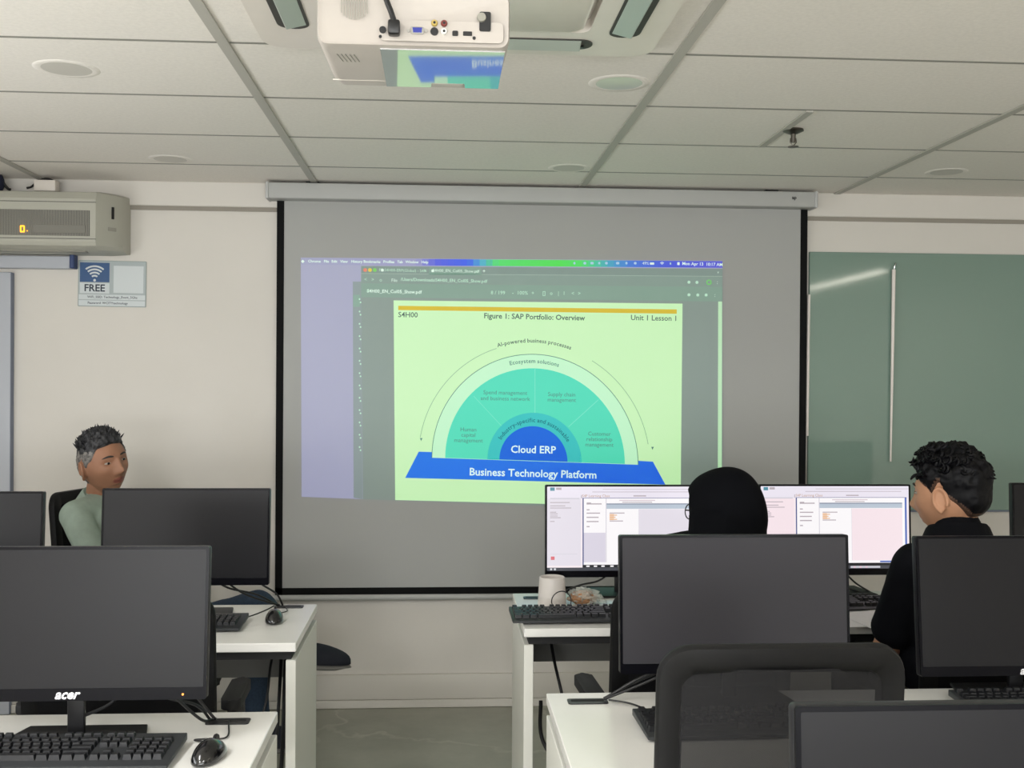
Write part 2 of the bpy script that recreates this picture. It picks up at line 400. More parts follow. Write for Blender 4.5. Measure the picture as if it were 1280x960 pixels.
b = MB(); b.box((-.032, -.014, .026), (.020, .022, .024), M['black'], .004, 2); b.tube(bez([(-.032, -.02, .036), (-.037, -.024, .05), (-.046, -.022, .075), (-.05, -.01, .11), (-.03, .06, .2), (-.02, .1, .31)]), .0046, M['cable']); b.build('video_cable', t)
b = MB(); b.lathe([(.06, .092), (.06, .102), (.02, .106), (.02, .30), (.05, .302), (.05, .312)], M['white'], 20, c=(0, .12, 0)); b.build('ceiling_mount', t)
b = MB(); b.lathe([(.035, 0), (.035, .012), (.028, .014), (.028, .02)], M['black'], 24, xf=T(.06, .262, .05) @ RX(-90)); b.build('lens', t)

# ------------------------------------------------------------------ wall air conditioner + neighbours
t = thing('wall_air_conditioner', 'ivory wall air conditioner with grey grille and amber display', 'air conditioner', (-1.42, YW, 2.02))
L = 1.15
def acsec(x, dy, ins):
    pts = [(0, 0), (-.10, -.004), (-.19, .004), (-.224, .018), (-.232, .034), (-.232, .215), (-.215, .245), (-.15, .257), (0, .262)]
    return [(x, p[0]*dy, .13+(p[1]-.13)*ins) for p in pts]
secs = [acsec(-L, 1, 1), acsec(-.042, 1, 1), acsec(.012, .72, .97), acsec(.036, .5, .95), acsec(.038, .02, .93)]
n = len(secs[0]); vs = [v for s_ in secs for v in s_]; fs = []
for i in range(len(secs)-1):
    for k in range(n): fs.append((i*n+k, (i+1)*n+k, (i+1)*n+(k+1) % n, i*n+(k+1) % n))
fs += [tuple(range(n)), tuple((len(secs)-1)*n+k for k in range(n-1, -1, -1))]
b = MB(); b._add(vs, fs, M['acwhite']); b.build('body', t, 25)
gr = at_y(112, 278, YW-.234).x+1.42
b = MB(); b.box((gr-.5, -.2325, .112), (1.0, .003, .108), M['acdark'], .001, 1)
for i in range(150): b.box((gr-.005-i*.0066, -.2345, .112), (.0026, .003, .108), M['acgrey'], 0)
b.build('intake_grille', t, 0)
b = MB()
for z in (.046, .201): b.box((-.56, -.2325, z), (1.04, .002, .003), M['acdark'], 0)
b.build('panel_lines', t, 0)
b = MB(); b.box((-.6, -.13, .0005), (1.0, .09, .006), M['acgrey'], .002, 1); b.build('louver', t)
b = MB(); b.prism(rrect(.012, .052, .002), 0, .002, M['black'], T(.011, -.171, .165) @ RZ(52) @ FACE); b.build('side_slot', t)
b = MB(); b.prism(rrect(.04, .016, .002), 0, .001, M['acgrey'], T(.009, -.172, .095) @ RZ(52) @ FACE); b.build('side_label', t)
b = MB(); b.box((gr-.125, -.2362, .086), (.215, .0015, .034), mat('badge_grey', (124, 122, 114), .6), .001, 1); b.build('badge_strip', t)
am = mat('amber_led', (60, 30, 5), .4, emit=(255, 170, 40), es=2.6)
dp = at_y(28, 286, YW-.237) - Vector((-1.42, YW, 2.02))
b = MB(); b.ring(rrect(.019, .029, .003, 2), rrect(.009, .019, .002, 2), 0, .002, am, T(dp.x, -.2365, dp.z) @ FACE); b.prism(rrect(.004, .004, .001, 2), 0, .002, am, T(dp.x+.02, -.2365, dp.z-.008) @ FACE)
b.build('display', t)
p0 = at_y(45, 244, 4.80); p1 = at_y(72, 232, 4.80)
t = thing('junction_box', 'small white box on top of the wall air conditioner', 'box', ((p0.x+p1.x)/2, 4.80, 2.2825))
MB().box((0, 0, .024), (p1.x-p0.x, .06, .048), M['white'], .004, 2).build('case', t)
b = MB(); b.ell((0, 0, .048), (.03, .02, .014), M['black'], 14, 8); b.build('black_plug', t)
b = MB(); b.tube(bez([(-.02, 0, .052), (-.04, -.008, .04), (-.06, -.012, .02), (-.078, -.02, .012)]), .0048, M['cable']); b.build('cord', t)
b = MB(); b.ell((0, 0, 0), (.03, .03, .045), mat('navy_wrap', (22, 28, 52), .6), 12, 8, T(0, 0, .03)); b.tube(bez([(.01, 0, .07), (.026, .0, .03), (.04, .012, .008), (.048, .02, .006)]), .006, M['cable'])
o = b.build('cable_coil', loc=(-1.918, 4.80, 2.288)); tag(o, 'dark navy cable bundle on top of the air conditioner at the photo edge', 'cable')
# blue-grey frame below the air conditioner
t = thing('metal_frame', 'pale blue grey frame on the wall under the air conditioner', 'frame', (-1.95, YW, 0))
b = MB(); b.box((.025, -.02, .97), (.085, .04, 1.94), M['alu'], .003, 1); b.box((.0615, -.021, .97), (.013, .036, 1.94), M['alud'], .002, 1); b.build('post', t)
b = MB(); b.box((-.02, -.022, 1.985), (.68, .044, .055), M['alu'], .003, 1); b.build('header', t)
b = MB(); b.box((.33, -.026, 1.99), (.02, .052, .062), mat('navy_cap', (48, 66, 110), .5), .003, 1); b.build('end_cap', t)
# wifi sign
sw, sh = .296, .204
t = thing('wifi_sign', 'blue and white wifi plaque reading FREE, on the wall under the air conditioner', 'sign', (-1.46, YW, 1.897)); t.rotation_euler = (0, math.radians(.5), 0)
b = MB(); b.prism(rrect(sw, sh, .004), 0, .004, mat('plaque_edge', (150, 162, 160), .3), FACE); b.build('plate', t)
sb = mat('sign_blue', (34, 78, 128), .35); sg = mat('sign_grey', (168, 178, 180), .35); swh = mat('sign_pale', (205, 212, 214), .35); sk = mat('sign_ink', (40, 50, 66), .5)
def S(px, py, z=.0045): return T(px-sw/2, -z, sh/2-py) @ FACE
b = MB()
def srect(x0, y0, x1, y1, m, z): b.prism([(0, -(y1-y0)), (x1-x0, -(y1-y0)), (x1-x0, 0), (0, 0)], 0, .0004, m, S(x0, y0, z))
srect(.003, .003, sw-.003, sh-.003, sg, .0041); srect(.008, .010, .136, .096, sb, .0046); srect(.008, .10, .136, .146, swh, .0046)
srect(.154, .022, .284, .142, swh, .0046); srect(.004, .151, sw-.004, .173, swh, .0046); srect(.004, .177, sw-.004, .200, swh, .0046)
b.build('print_blocks', t)
b = MB()
cxs, cys = .072, .086
for rr in (.018, .032, .046, .060):
    a0, a1 = 50, 130; pts = []
    for k in range(13):
        a = math.radians(a0+(a1-a0)*k/12); pts.append((cxs+(rr+.0038)*math.cos(a), cys-(rr+.0038)*math.sin(a)))
    for k in range(12, -1, -1):
        a = math.radians(a0+(a1-a0)*k/12); pts.append((cxs+(rr-.0038)*math.cos(a), cys-(rr-.0038)*math.sin(a)))
    b.poly([(p[0], -p[1], 0) for p in pts], swh, S(0, 0, .0056))
b.prism([(.0058*math.cos(k*PI/8), .0058*math.sin(k*PI/8)) for k in range(16)], 0, .0003, swh, S(cxs, cys+.002, .0053))
b.build('wifi_symbol', t)
b = MB(); b.text('FREE', sk, S(.072, .1235, .0056), .044, off=.022); b.text('WiFi_SSID: Technology_Event_5Ghz', sk, S(.15, .162, .0056), .0145, off=.012); b.text('Password: WCITYtechnology', sk, S(.13, .1885, .0056), .0145, off=.012)
b.build('lettering', t)

# ------------------------------------------------------------------ projection screen
YF = 4.862
t = thing('projection_screen', 'wide pull-down projection screen with black border showing a lit slide', 'projection screen', (0, 0, 0))
b = MB(); c0 = at_y(332, 228, 4.79); c1 = at_y(1022, 252, 4.79)
zt, zb = CZ-.012, 2.272
b.box(((c0.x+c1.x)/2, 4.84, (zt+zb)/2), (c1.x-c0.x, .1, zt-zb), M['casing'], .006, 3)
for x in (c0.x+.006, c1.x-.006): b.box((x, 4.838, (zt+zb)/2), (.014, .108, zt-zb+.006), mat('casing_cap', (186, 187, 186), .45), .005, 2)
b.build('casing', t)
for x in (c0.x+.2, c1.x-.2): MB().box((x, 4.86, CZ-.007), (.06, .076, .012), M['dgrey'], .001, 1).build('mounting_bracket', t)
pb = at_y(993, 247, 4.788)
b = MB(); b.text('ap', M['black'], T(pb.x, 4.7885, pb.z) @ FACE, .022, off=.03); b.build('brand_mark', t)
xl, xr = -.735, 1.672; zbot = .518
b = MB(); b.box(((xl+xr)/2, YF+.004, (2.30+zbot)/2), (xr-xl, .002, 2.30-zbot), M['fabric']); b.build('fabric', t, 0)
b = MB()
b.box((xl+.016, YF+.0022, 1.39), (.032, .002, 1.78), M['border']); b.box((xr-.016, YF+.0022, 1.39), (.032, .002, 1.78), M['border']); b.box(((xl+xr)/2, YF+.0022, zbot+.014), (xr-xl, .002, .032), M['border']); b.build('border', t, 0)
b = MB(); b.tube([(xl-.012, YF+.006, zbot-.014), (xr+.012, YF+.006, zbot-.014)], .014, M['casing'], 14); b.build('weight_bar', t)

def SX(px, py, k):
    p = at_y(px, py, YF); return (p.x, YF-.0006-.0004*k, p.z)
SLOPE = math.radians(0.9)
def TX(b, body, px, py, h, m, k, ang=0, off=0, align='CENTER', shear=0):
    """h = letter height in photo pixels; drawn on the screen's plane"""
    p = SX(px, py, k); s_ = h*YF/F_PX
    b.text(body, m, T(*p) @ FACE @ RZ(math.degrees(ang)), s_*1.38, off=off, align=align, shear=shear)
def quad(b, P, m, k): b.poly([SX(x, y, k) for x, y in P][::-1] if False else [SX(x, y, k) for x, y in P], m)
def arc(cx, cy, rx, ry, a0, a1, tilt, n=48):
    out = []
    for i in range(n+1):
        a = math.radians(a0+(a1-a0)*i/n); x, y = rx*math.cos(a), ry*math.sin(a)
        out.append((cx+x, cy-y+x*tilt))
    return out
img = MB()
lav = glow('projected_lavender', (166, 171, 194)); wing = glow('projected_window_grey', (139, 156, 149)); tabg = glow('projected_tab_bar', (133, 153, 146)); toolg = glow('projected_toolbar', (136, 165, 151))
tx = glow('projected_white', (224, 246, 232)); txg = glow('projected_text_green', (190, 228, 205))
quad(img, [(376, 322), (903, 326), (903, 560), (902, 640), (453, 624), (377, 621)], lav, 0)
stops = [(376, (160, 166, 192)), (520, (156, 160, 196)), (545, (100, 110, 222)), (585, (78, 108, 232)), (602, (90, 175, 205)), (622, (96, 220, 118)), (700, (92, 222, 96)), (725, (92, 220, 110)), (745, (88, 200, 160)), (765, (84, 165, 200)), (790, (84, 128, 215)), (830, (86, 104, 216)), (903, (98, 100, 214))]
def ramp(x):
    for (xa, ca), (xb, cb) in zip(stops, stops[1:]):
        if xa <= x <= xb: return tuple(a+(c-a)*(x-xa)/(xb-xa) for a, c in zip(ca, cb))
N = 66
for i in range(N):
    xa, xb = 376+527*i/N, 376+527*(i+1)/N; c = ramp((xa+xb)/2); sl = lambda x: (x-376)*.0075
    quad(img, [(xa, 322.6+sl(xa)), (xb, 322.6+sl(xb)), (xb, 330.8+sl(xb)), (xa, 330.8+sl(xa))], glow('projected_menu_%d' % i, c), 1)
for wd, x in (('Chrome', 393), ('File', 408), ('Edit', 418), ('View', 430), ('History', 446), ('Bookmarks', 465), ('Profiles', 486), ('Tab', 500), ('Window', 515), ('Help', 531)):
    TX(img, wd, x, 326.6+(x-376)*.0075, 3.3, tx, 2, -SLOPE*.5, .025)
img.prism([(0, -.008), (.008, 0), (0, .008), (-.008, 0)], 0, .0002, tx, T(*SX(378.5, 326.8, 2)) @ FACE)
for i, x in enumerate((718, 731, 740, 749, 758, 772, 783, 794)): img.prism(rrect(.009+.003*(i % 3), .011, .0035, 3), 0, .0002, glow('projected_icon', (170, 205, 225)), T(*SX(x, 329, 2)) @ FACE)
TX(img, '49%', 807, 329.3, 3.6, tx, 2, -SLOPE); img.prism(rrect(.02, .010, .002, 2), 0, .0002, tx, T(*SX(815, 329.5, 2)) @ FACE)
for r_ in (.004, .008, .012): img.poly([SX(827.5+q[0], 331.2+q[1], 2) for q in [((r_+.0012)/.0036*math.cos(math.radians(a)), -(r_+.0012)/.0036*math.sin(math.radians(a))) for a in range(45, 136, 15)] + [((r_-.0012)/.0036*math.cos(math.radians(a)), -(r_-.0012)/.0036*math.sin(math.radians(a))) for a in range(135, 44, -15)]], tx)
img.prism(rrect(.006, .009, .002, 2), 0, .0002, txg, T(*SX(838, 329.5, 2)) @ FACE); img.prism(rrect(.011, .013, .002, 2), 0, .0002, tx, T(*SX(848, 329.6, 2)) @ FACE)
TX(img, 'Mon Apr 13  10:17 AM', 878, 330.3, 4.0, tx, 2, -SLOPE, .02)
# window behind on the left
quad(img, [(441, 352), (452, 352), (453, 624), (442, 622)], glow('projected_side_window', (142, 158, 158)), 1)
quad(img, [(441.5, 368.5), (450, 368.5), (450, 383.5), (441.5, 383.5)], glow('projected_side_tab', (138, 172, 156)), 2)
for i in range(13):
    for dy in (0, 4): img.prism(rrect(.007, .008, .003, 3), 0, .0002, txg, T(*SX(449.5+dy*.3, 374+i*15.4+dy, 3)) @ FACE)
# browser window
quad(img, [(451.5, 332.5), (903, 336), (903, 640), (453.5, 624)], wing, 2)
quad(img, [(451.5, 332.5), (903, 336), (903, 345.5), (451.5, 342)], tabg, 3)
quad(img, [(451.5, 342), (903, 345.5), (903, 358), (451.5, 353)], glow('projected_url_bar', (137, 159, 150)), 3)
quad(img, [(451.5, 354), (903, 358.5), (903, 377), (451.5, 371.5)], toolg, 3)
quad(img, [(537, 334), (601, 334.6), (602, 343.5), (536, 343)], glow('projected_active_tab', (134, 164, 150)), 4)
quad(img, [(451.5, 341.6), (903, 345.2), (903, 345.8), (451.5, 342.2)], glow('projected_edge', (165, 188, 176)), 4)
for x, c in ((456.5, (226, 140, 118)), (462.5, (224, 205, 90)), (468.5, (128, 206, 110))): img.prism([(.0085*math.cos(k*PI/8), .0085*math.sin(k*PI/8)) for k in range(16)], 0, .0002, glow('projected_button_%d' % x, c), T(*SX(x, 337.6, 4)) @ FACE)
TX(img, 'PP-S4H00-ERP(Global) - S4P', 503, 338.2, 3.6, txg, 5, -SLOPE*.7); TX(img, 'S4H00_EN_Col05_Show.pdf', 570, 338.8, 3.6, tx, 5, -SLOPE*.7)
for x, y in ((478, 337.8), (541, 338.6)): img.prism(rrect(.012, .012, .003, 3), 0, .0002, tx, T(*SX(x, y, 5)) @ FACE)
TX(img, 'x', 532, 338.4, 4, txg, 5); TX(img, 'x', 596, 339, 4, txg, 5); TX(img, '+', 605, 339.2, 5, tx, 5); TX(img, '<', 457, 349.4, 4.5, txg, 5); TX(img, '>', 466, 349.6, 4.5, txg, 5); TX(img, 'o', 476, 350, 4.5, txg, 5)
TX(img, 'File', 493, 350.6, 4, tx, 5, -SLOPE*.7); TX(img, '/Users/Downloads/S4H00_EN_Col05_Show.pdf', 555, 350.6, 4, txg, 5, -SLOPE*.7, .015)
TX(img, 'S4H00_EN_Col05_Show.pdf', 493, 364.6, 4.2, tx, 5, -SLOPE*.7, .015); TX(img, '=', 460, 364, 5.5, txg, 5)
for wd, x in (('8', 615), ('/ 199', 625), ('-', 641), ('100%', 653), ('+', 666), ('[]', 680), ('o', 689), ('|', 698), ('I', 705), ('<', 716), ('>', 724)): TX(img, wd, x, 366+(x-615)*.009, 4.6, txg, 5, -SLOPE*.7, .01)
for x, y in ((861, 352.8), (871, 353), (861, 368.6), (872, 368.8), (882.5, 368.8)): img.prism(rrect(.013, .013, .005, 4), 0, .0002, txg, T(*SX(x, y, 5)) @ FACE)
img.ring(rrect(.024, .024, .0119, 5), rrect(.015, .015, .0074, 5), 0, .0002, glow('projected_green_ring', (120, 215, 110)), T(*SX(886, 353, 5)) @ FACE)
TX(img, ':', 896.5, 353, 5, tx, 5); TX(img, ':', 893.5, 369, 5, tx, 5); TX(img, 'v', 897.5, 340.3, 3.6, tx, 5)
quad(img, [(897.5, 377), (902.5, 377), (902, 640), (897, 640)], glow('projected_scrollbar', (190, 230, 190)), 4)
img.build('desktop_image', t, 0)
# the slide
sl_ = MB()
page = glow('slide_page', (203, 245, 192)); ink = glow('slide_ink', (88, 112, 102)); ink2 = glow('slide_ink_soft', (92, 142, 128))
teal = glow('slide_teal', (92, 222, 190)); teal2 = glow('slide_teal_ring', (70, 198, 196)); blue = glow('slide_blue', (44, 112, 222)); bar = glow('slide_bar_blue', (52, 126, 232)); pale = glow('slide_pale', (196, 246, 206)); orange = glow('slide_orange', (214, 190, 70)); sw_ = glow('slide_white', (222, 250, 246))
quad(sl_, [(492, 375.5), (853, 379.6), (850.5, 634), (494, 625)], page, 5)
quad(sl_, [(497.8, 382.3), (845.8, 386.8), (845.8, 392.2), (497.8, 387.6)], orange, 6)
TX(sl_, 'S4H00', 510, 393.8, 6.6, ink, 6, -SLOPE*.8, .012); TX(sl_, 'Figure 1: SAP Portfolio: Overview', 668, 396.4, 6.7, ink, 6, -SLOPE*.8, .018); TX(sl_, 'Unit 1 Lesson 1', 817.5, 397.8, 6.8, ink, 6, -SLOPE*.6, .012)
CX, CY, TL = 668.7, 576.5, .034
quad(sl_, [(523.5, 564.5), (557, 565.5), (781, 575), (816, 577), (831.5, 605.6), (506.5, 597.3)], bar, 6)
sl_.poly([SX(x, y, 7) for x, y in arc(CX, CY, 128.8, 133.6, 0, 180, TL)], pale)
def line(pts, w, m, k):
    P = [Vector(SX(x, y, k)) for x, y in pts]; L_, R2 = [], []
    for i, p in enumerate(P):
        d = (P[min(i+1, len(P)-1)]-P[max(i-1, 0)]).normalized(); nn = Vector((-d.z, 0, d.x))*w*.5*YF/F_PX
        L_.append(p+nn); R2.append(p-nn)
    for i in range(len(P)-1): sl_.poly([R2[i], R2[i+1], L_[i+1], L_[i]], m)
line(arc(CX, CY, 128.8, 133.6, 0, 180, TL), .8, ink2, 8)
lo = glow('slide_thin_arc', (136, 182, 146))
line(arc(CX-1, CY, 144.5, 147.5, 10, 60, TL*.9), .7, lo, 6); line(arc(CX-1, CY, 144.5, 147.5, 109, 170, TL*.9), .7, lo, 6)
for x, y in ((526.5, 549), (815.5, 560)): sl_.poly([SX(x-1.6, y-1.5, 6), SX(x+1.6, y-1.5, 6), SX(x, y+2.4, 6)], ink2)
sl_.poly([SX(x, y, 9) for x, y in arc(CX, CY-.5, 112.2, 115.6, 0, 180, TL)], teal)
sl_.poly([SX(x, y, 10) for x, y in arc(CX-.6, CY-.5, 58.8, 60, 0, 180, TL)], teal2)
sl_.poly([SX(x, y, 11) for x, y in arc(CX-2, CY-.8, 42.5, 43, 0, 180, TL)], blue)
quad(sl_, [(556.5, 571), (626, 573.5), (626, 574.4), (556.5, 572)], teal, 10)
dv = glow('slide_divider', (128, 230, 205))
line([(668.6, 461), (668.6, 516)], .9, dv, 10); line([(710.5, 533.5), (748, 499.5)], .9, dv, 10); line([(627, 532.5), (592, 495)], .6, dv, 10)
line([(725.5, 578.4), (725.5, 570)], .5, dv, 10)
for body, x, y in (('Spend management', 631.5, 491), ('and business network', 631.5, 498.4), ('Supply chain', 702, 493.2), ('management', 702, 500), ('Human', 585.5, 537), ('capital', 585.5, 543.8), ('management', 585.5, 550.6), ('Customer', 749, 542.4), ('relationship', 749, 549.2), ('management', 749, 556)):
    TX(sl_, body, x, y, 5.1, ink2, 10, -SLOPE*.9)
TX(sl_, 'Cloud ERP', 666.5, 562.3, 9.4, sw_, 12, -SLOPE, .018); TX(sl_, 'Business Technology Platform', 666.5, 592, 9.6, sw_, 7, -SLOPE*1.6, .018)
def arctext(body, rad, a_mid, h, m, k, off=.012, sp=1.0):
    adv = []
    for ch in body:
        vs, _ = text_geo(ch, 0, 0, 'LEFT', 0) if ch != ' ' else ([], None)
        adv.append((max([v[0] for v in vs])+.07 if vs else .26)*h*1.38*sp)
    tot = sum(adv); a = a_mid + (tot/2)/rad; 
    for ch, w in zip(body, adv):
        am_ = a-(w/2)/rad
        if ch != ' ':
            x, y = rad*math.cos(am_), rad*1.02*math.sin(am_); TX(sl_, ch, CX-1+x, CY-y+x*TL, h, m, k, am_-PI/2-SLOPE, off)
        a -= w/rad
arctext('AI-powered business processes', 147.5, PI/2, 5.0, ink, 6, .016); arctext('Ecosystem solutions', 122.5, PI/2, 5.2, ink2, 8, .016); arctext('Industry-specific and sustainable', 50.2, PI/2, 5.4, glow('slide_ring_text', (40, 110, 124)), 11, .008)
sl_.build('slide_page', t, 0)

# ------------------------------------------------------------------ glass board
t = thing('glass_board', 'large grey green glass writing board on the wall right of the projection screen', 'glass board', (0, 0, 0))
gm = mat('back_painted_glass', (124, 147, 136), .06, spec=.5, coat=.0)
b = MB(); b.box(((1.69+4.0)/2, YW-.008, (2.082+.888)/2), (4.0-1.69, .016, 2.082-.888), gm, .002, 1); b.build('panel', t)
b = MB(); b.box(((1.69+4.0)/2, YW-.009, .884), (4.0-1.69, .014, .007), M['alud'], .001, 1); b.build('bottom_rail', t)
wr = mat('white_rod', (236, 228, 222), .4)
a = at_y(1117, 337, 4.87); c = at_y(1113, 577, 4.87)
t = thing('hanging_rod', 'thin white rod hanging in front of the green glass board', 'rod', (a.x, 4.868, a.z))
b = MB(); b.tube([(0, 0, 0), (-.002, 0, -.3), (c.x-a.x, 0, c.z-a.z)], [.0085, .0075, .004], wr, 10); b.build('rod', t)
b = MB(); b.tube(bez([(0, 0, -.005), (.004, -.004, .02), (.012, .004, .03), (.012, .016, .026)]), .003, M['chrome']); b.build('hook', t)
a = at_y(1008.6, 368, 4.872); c = at_y(1006.2, 545, 4.872)
b = MB(); b.tube([(0, 0, 0), (c.x-a.x, 0, c.z-a.z)], .007, wr, 10)  # plain white tube beside the screen's right border
o = b.build('white_strip', loc=(a.x+.014, 4.885, a.z)); tag(o, 'narrow white strip against the black right edge of the projection screen', 'strip')

# ------------------------------------------------------------------ desks
def desk(x0, x1, y0, y1, label, rz=0, slots=(), low=False, z=.75):
    t = thing('desk', label, 'desk', (x0, y0, 0), math.radians(rz), 'white classroom desks')
    w, d = x1-x0, y1-y0
    b = MB(); b.box((w/2, d/2, z-.0125), (w, d, .025), M['desk'], .0018, 1); b.build('tabletop', t)
    for x in (.0145, w-.0145):
        b = MB(); b.box((x, d/2+.002, (z-.05)/2), (.028, d-.012, z-.05), M['deskside'], .0015, 1); b.build('side_panel', t)
    b = MB(); b.box((w/2, d/2, z-.038), (w-.03, d-.04, .024), M['blackm']); b.build('under_frame', t, 0)
    b = MB(); b.box((w/2, d-.05, .62), (w-.06, .018, .18), M['modesty']); b.build('modesty_panel', t, 0)
    for sx, sy in slots:
        b = MB(); b.prism(rrect(.092, .04, .008, 4), z-.004, z+.0022, M['black'], T(sx-x0, sy-y0, 0)); b.prism(rrect(.076, .014, .003, 3), z+.0022, z+.0028, M['blackm'], T(sx-x0, sy-y0+.004, 0)); b.build('cable_grommet', t)
    return t
desk(-1.87, -.40, 3.03, 3.545, 'white desk in the left half of the room whose corner mouse faces the seated man', 0, [(-.485, 3.505), (-1.25, 3.505)])
desk(-1.83, -.357, 1.88, 2.412, 'nearest white desk on the left, under the branded monitor', .0, [(-.452, 2.343)])
desk(.248, 1.70, 3.175, 3.70, 'white desk with two lit monitors, in front of the two seated people on the right', 0, [(.325, 3.62)])
desk(1.712, 3.10, 3.175, 3.70, 'white desk behind the seated man, at the right edge of the photo', 0, [])
desk(.25, 1.70, 1.985, 2.523, 'white desk on the right behind the mesh-backed chair, carrying two dark monitors', 0, [(.338, 2.452)])
desk(.25, 1.70, .74, 1.28, 'desk carrying the closest dark monitor, below the lower right of the photo', 0, [])

# ------------------------------------------------------------------ monitors
def monitor(x, y, zb, w, h, label, tilt=4, rz=0, on=None, logo=None, deskz=.75, cables=(), chin=.022, led=False, lip=.006, scr='screen', bf=-.055):
    """(x, y) = middle of the panel's front face at its bottom; the stand is behind it"""
    t = thing('monitor', label, 'monitor', (x, y, deskz), math.radians(rz), 'desktop monitors')
    zz = zb-deskz
    P = T(0, 0, zz) @ RX(-tilt)
    b = MB(); b.x = P
    b.prism(rrect(w, h, .005, 3, 0, h/2), -.028, -.003, M['housing'], FACE, bev=.004)
    b.prism(rrect(w*.62, h*.6, .03, 4, 0, h*.42), -.055, -.02, M['housing'], FACE, bev=.012)
    b.build('housing', t)
    b = MB(); b.x = P
    b.ring(rrect(w, h, .004, 3, 0, h/2), rrect(w-2*lip, h-chin-lip, .002, 3, 0, (h+chin-lip)/2), -.005, .0, M['bezel'], FACE); b.build('bezel', t)
    b = MB(); b.x = P
    if not on:
        b.box((0, .0015, (h+chin-lip)/2), (w-2*lip+.001, .001, h-chin-lip+.001), M[scr]); b.build('screen', t, 0)
    else:
        dw, dh = w-2*lip, h-chin-lip
        b.box((0, .0020, (h+chin-lip)/2), (dw+.001, .001, dh+.001), lcd('lcd_base', (252, 240, 244), .95))
        def q(u0, v0, u1, v1, m, k=1):
            b.poly([(-dw/2+dw*u, .0014-.0001*k, h-lip-dh*v) for u, v in ((u0, v1), (u1, v1), (u1, v0), (u0, v0))], m)
        A = lambda n_, c: lcd('lcd_'+n_, c, .95)
        grey, ln, navy, bl, blk = A('grey', (214, 210, 220), ), A('line', (200, 190, 200)), A('navy', (74, 84, 140)), A('blue', (84, 112, 190)), A('black', (26, 28, 34))
        pk = A('pink', (250, 232, 238)) if on == 2 else A('lilac', (232, 226, 236)); wh = A('white', (255, 252, 254)); steel = A('steel', (188, 200, 214)); org = A('orange', (236, 186, 140)); txm = A('text', (182, 170, 178)); red = A('red', (222, 110, 120)); teal_ = A('teal', (70, 140, 160))
        q(.0, .0, 1, .145, A('header', (238, 232, 244))); q(.02, .01, .05, .05, teal_, 3); q(.06, .012, .095, .04, txm, 3); q(.37, .03, 1, .036, ln, 3); q(.3, .06, .95, .068, ln, 3)
        q(0, .145, .225, .94, pk, 1); q(.225, .1, .232, .14, ln, 3)
        b.text('S4P Learning Class', A('tan', (190, 150, 120)), P.inverted() @ P @ T(-dw/2+dw*.325, .0004, h-lip-dh*.112) @ FACE, .0125); q(.575, .105, .66, .118, txm, 3)
        q(.235, .135, .243, .93, navy, 4); q(.235, .135, .985, .141, navy, 4); q(.972, .141, .985, .93, bl, 4); q(.243, .141, .972, .93, wh, 2)
        q(.39, .141, .395, .9, grey, 4); q(.395, .2, .955, .215, A('steel2', (150, 158, 176)), 5); q(.395, .215, .955, .265, steel, 4); q(.61, .27, .955, .9, pk, 4); q(.61, .27, .612, .9, grey, 5)
        q(.243, .55 if on == 1 else .62, .388, .9, A('pane', (222, 216, 230)), 3)
        for i, (v, l_) in enumerate(((.31, .10), (.335, .05), (.36, .04), (.385, .05), (.405, .09))): q(.415, v, .415+l_, v+.011, txm if i in (0, 4) else org, 5)
        q(.415, .325, .445, .40, A('folder', (244, 212, 190)), 4)
        for v, l_ in ((.19, .03), (.2, .1), (.27, .02), (.31, .09), (.36, .08), (.41, .08), (.47, .02)): q(.262, v, .262+l_, v+.013, txm, 5)
        for v, l_ in ((.185, .13), (.225, .1), (.25, .14), (.3, .04), (.32, .05), (.345, .05), (.365, .07), (.41, .03)): q(.02, v, .02+l_, v+.009, txm, 4)
        q(.02, .135, .215, .15, grey, 3); q(.48, .16, .72, .17, A('faint', (214, 196, 206)), 5); q(.5, .182, .7, .192, txm, 5)
        q(.02, .80, .20, .805, grey, 3); q(.025, .83, .05, .87, red, 4); q(.8, .905, .972, .925, bl, 5)
        q(.235, .93, 1, .962, blk, 5); q(0, .962, 1, 1, A('taskbar', (70, 72, 80)), 5); q(.60, .968, .80, .992, A('tray', (205, 206, 214)), 6)
        for u in (.26, .31, .36, .42, .47, .52): q(u, .938, u+.022, .955, wh, 6)
        for u in (.02, .045, .62, .66, .70): q(u, .97, u+.014, .992, A('icon%d' % int(u*100), (230, 200, 214) if u > .5 else (220, 222, 226)), 7)
        b.build('screen', t, 0)
    b = MB(); b.box((0, .062, (zz+.104)/2), (.034, .016, zz+.096), M['black'], .004, 2); b.box((0, .052, zz+.10), (.07, .03, .07), M['black'], .006, 2); b.build('stand_neck', t)
    b = MB(); b.prism([(-.12, .10), (-.143, bf), (.143, bf), (.12, .10)], .001, .009, M['dgrey'], T(0, .04, 0), bev=.003); b.build('stand_base', t)
    if logo:
        b = MB(); b.x = P; b.text('acer', mat('logo_silver', (205, 205, 208), .35), T(-.0, -.0006, chin*.5) @ FACE, .026, shear=.35, off=.03); b.build('brand_logo', t)
    if led:
        b = MB(); b.x = P; b.lathe([(.0022, 0), (.0022, .001)], mat('amber_dot', (60, 30, 10), .4, emit=(255, 150, 60), es=3), 10, xf=T(w/2-.045, -.0004, chin*.42) @ FACE); b.build('power_led', t)
    R_inv = Matrix.Rotation(-math.radians(rz), 4, 'Z')
    for pts in cables:
        b = MB(); b.tube([R_inv @ (Vector(p)-Vector((x, y, deskz))) for p in bez(pts, 8)], .0032, M['cable'], 8); b.build('cable', t)
    return t
def mspan(xa, xb, y, ymid):   # world x-span of a panel whose edges are seen at pixel columns xa, xb on the plane y
    a_, b_ = at_y(xa, ymid, y).x, at_y(xb, ymid, y).x; return (a_+b_)/2, b_-a_
def mz(px, py, y): return at_y(px, py, y).z
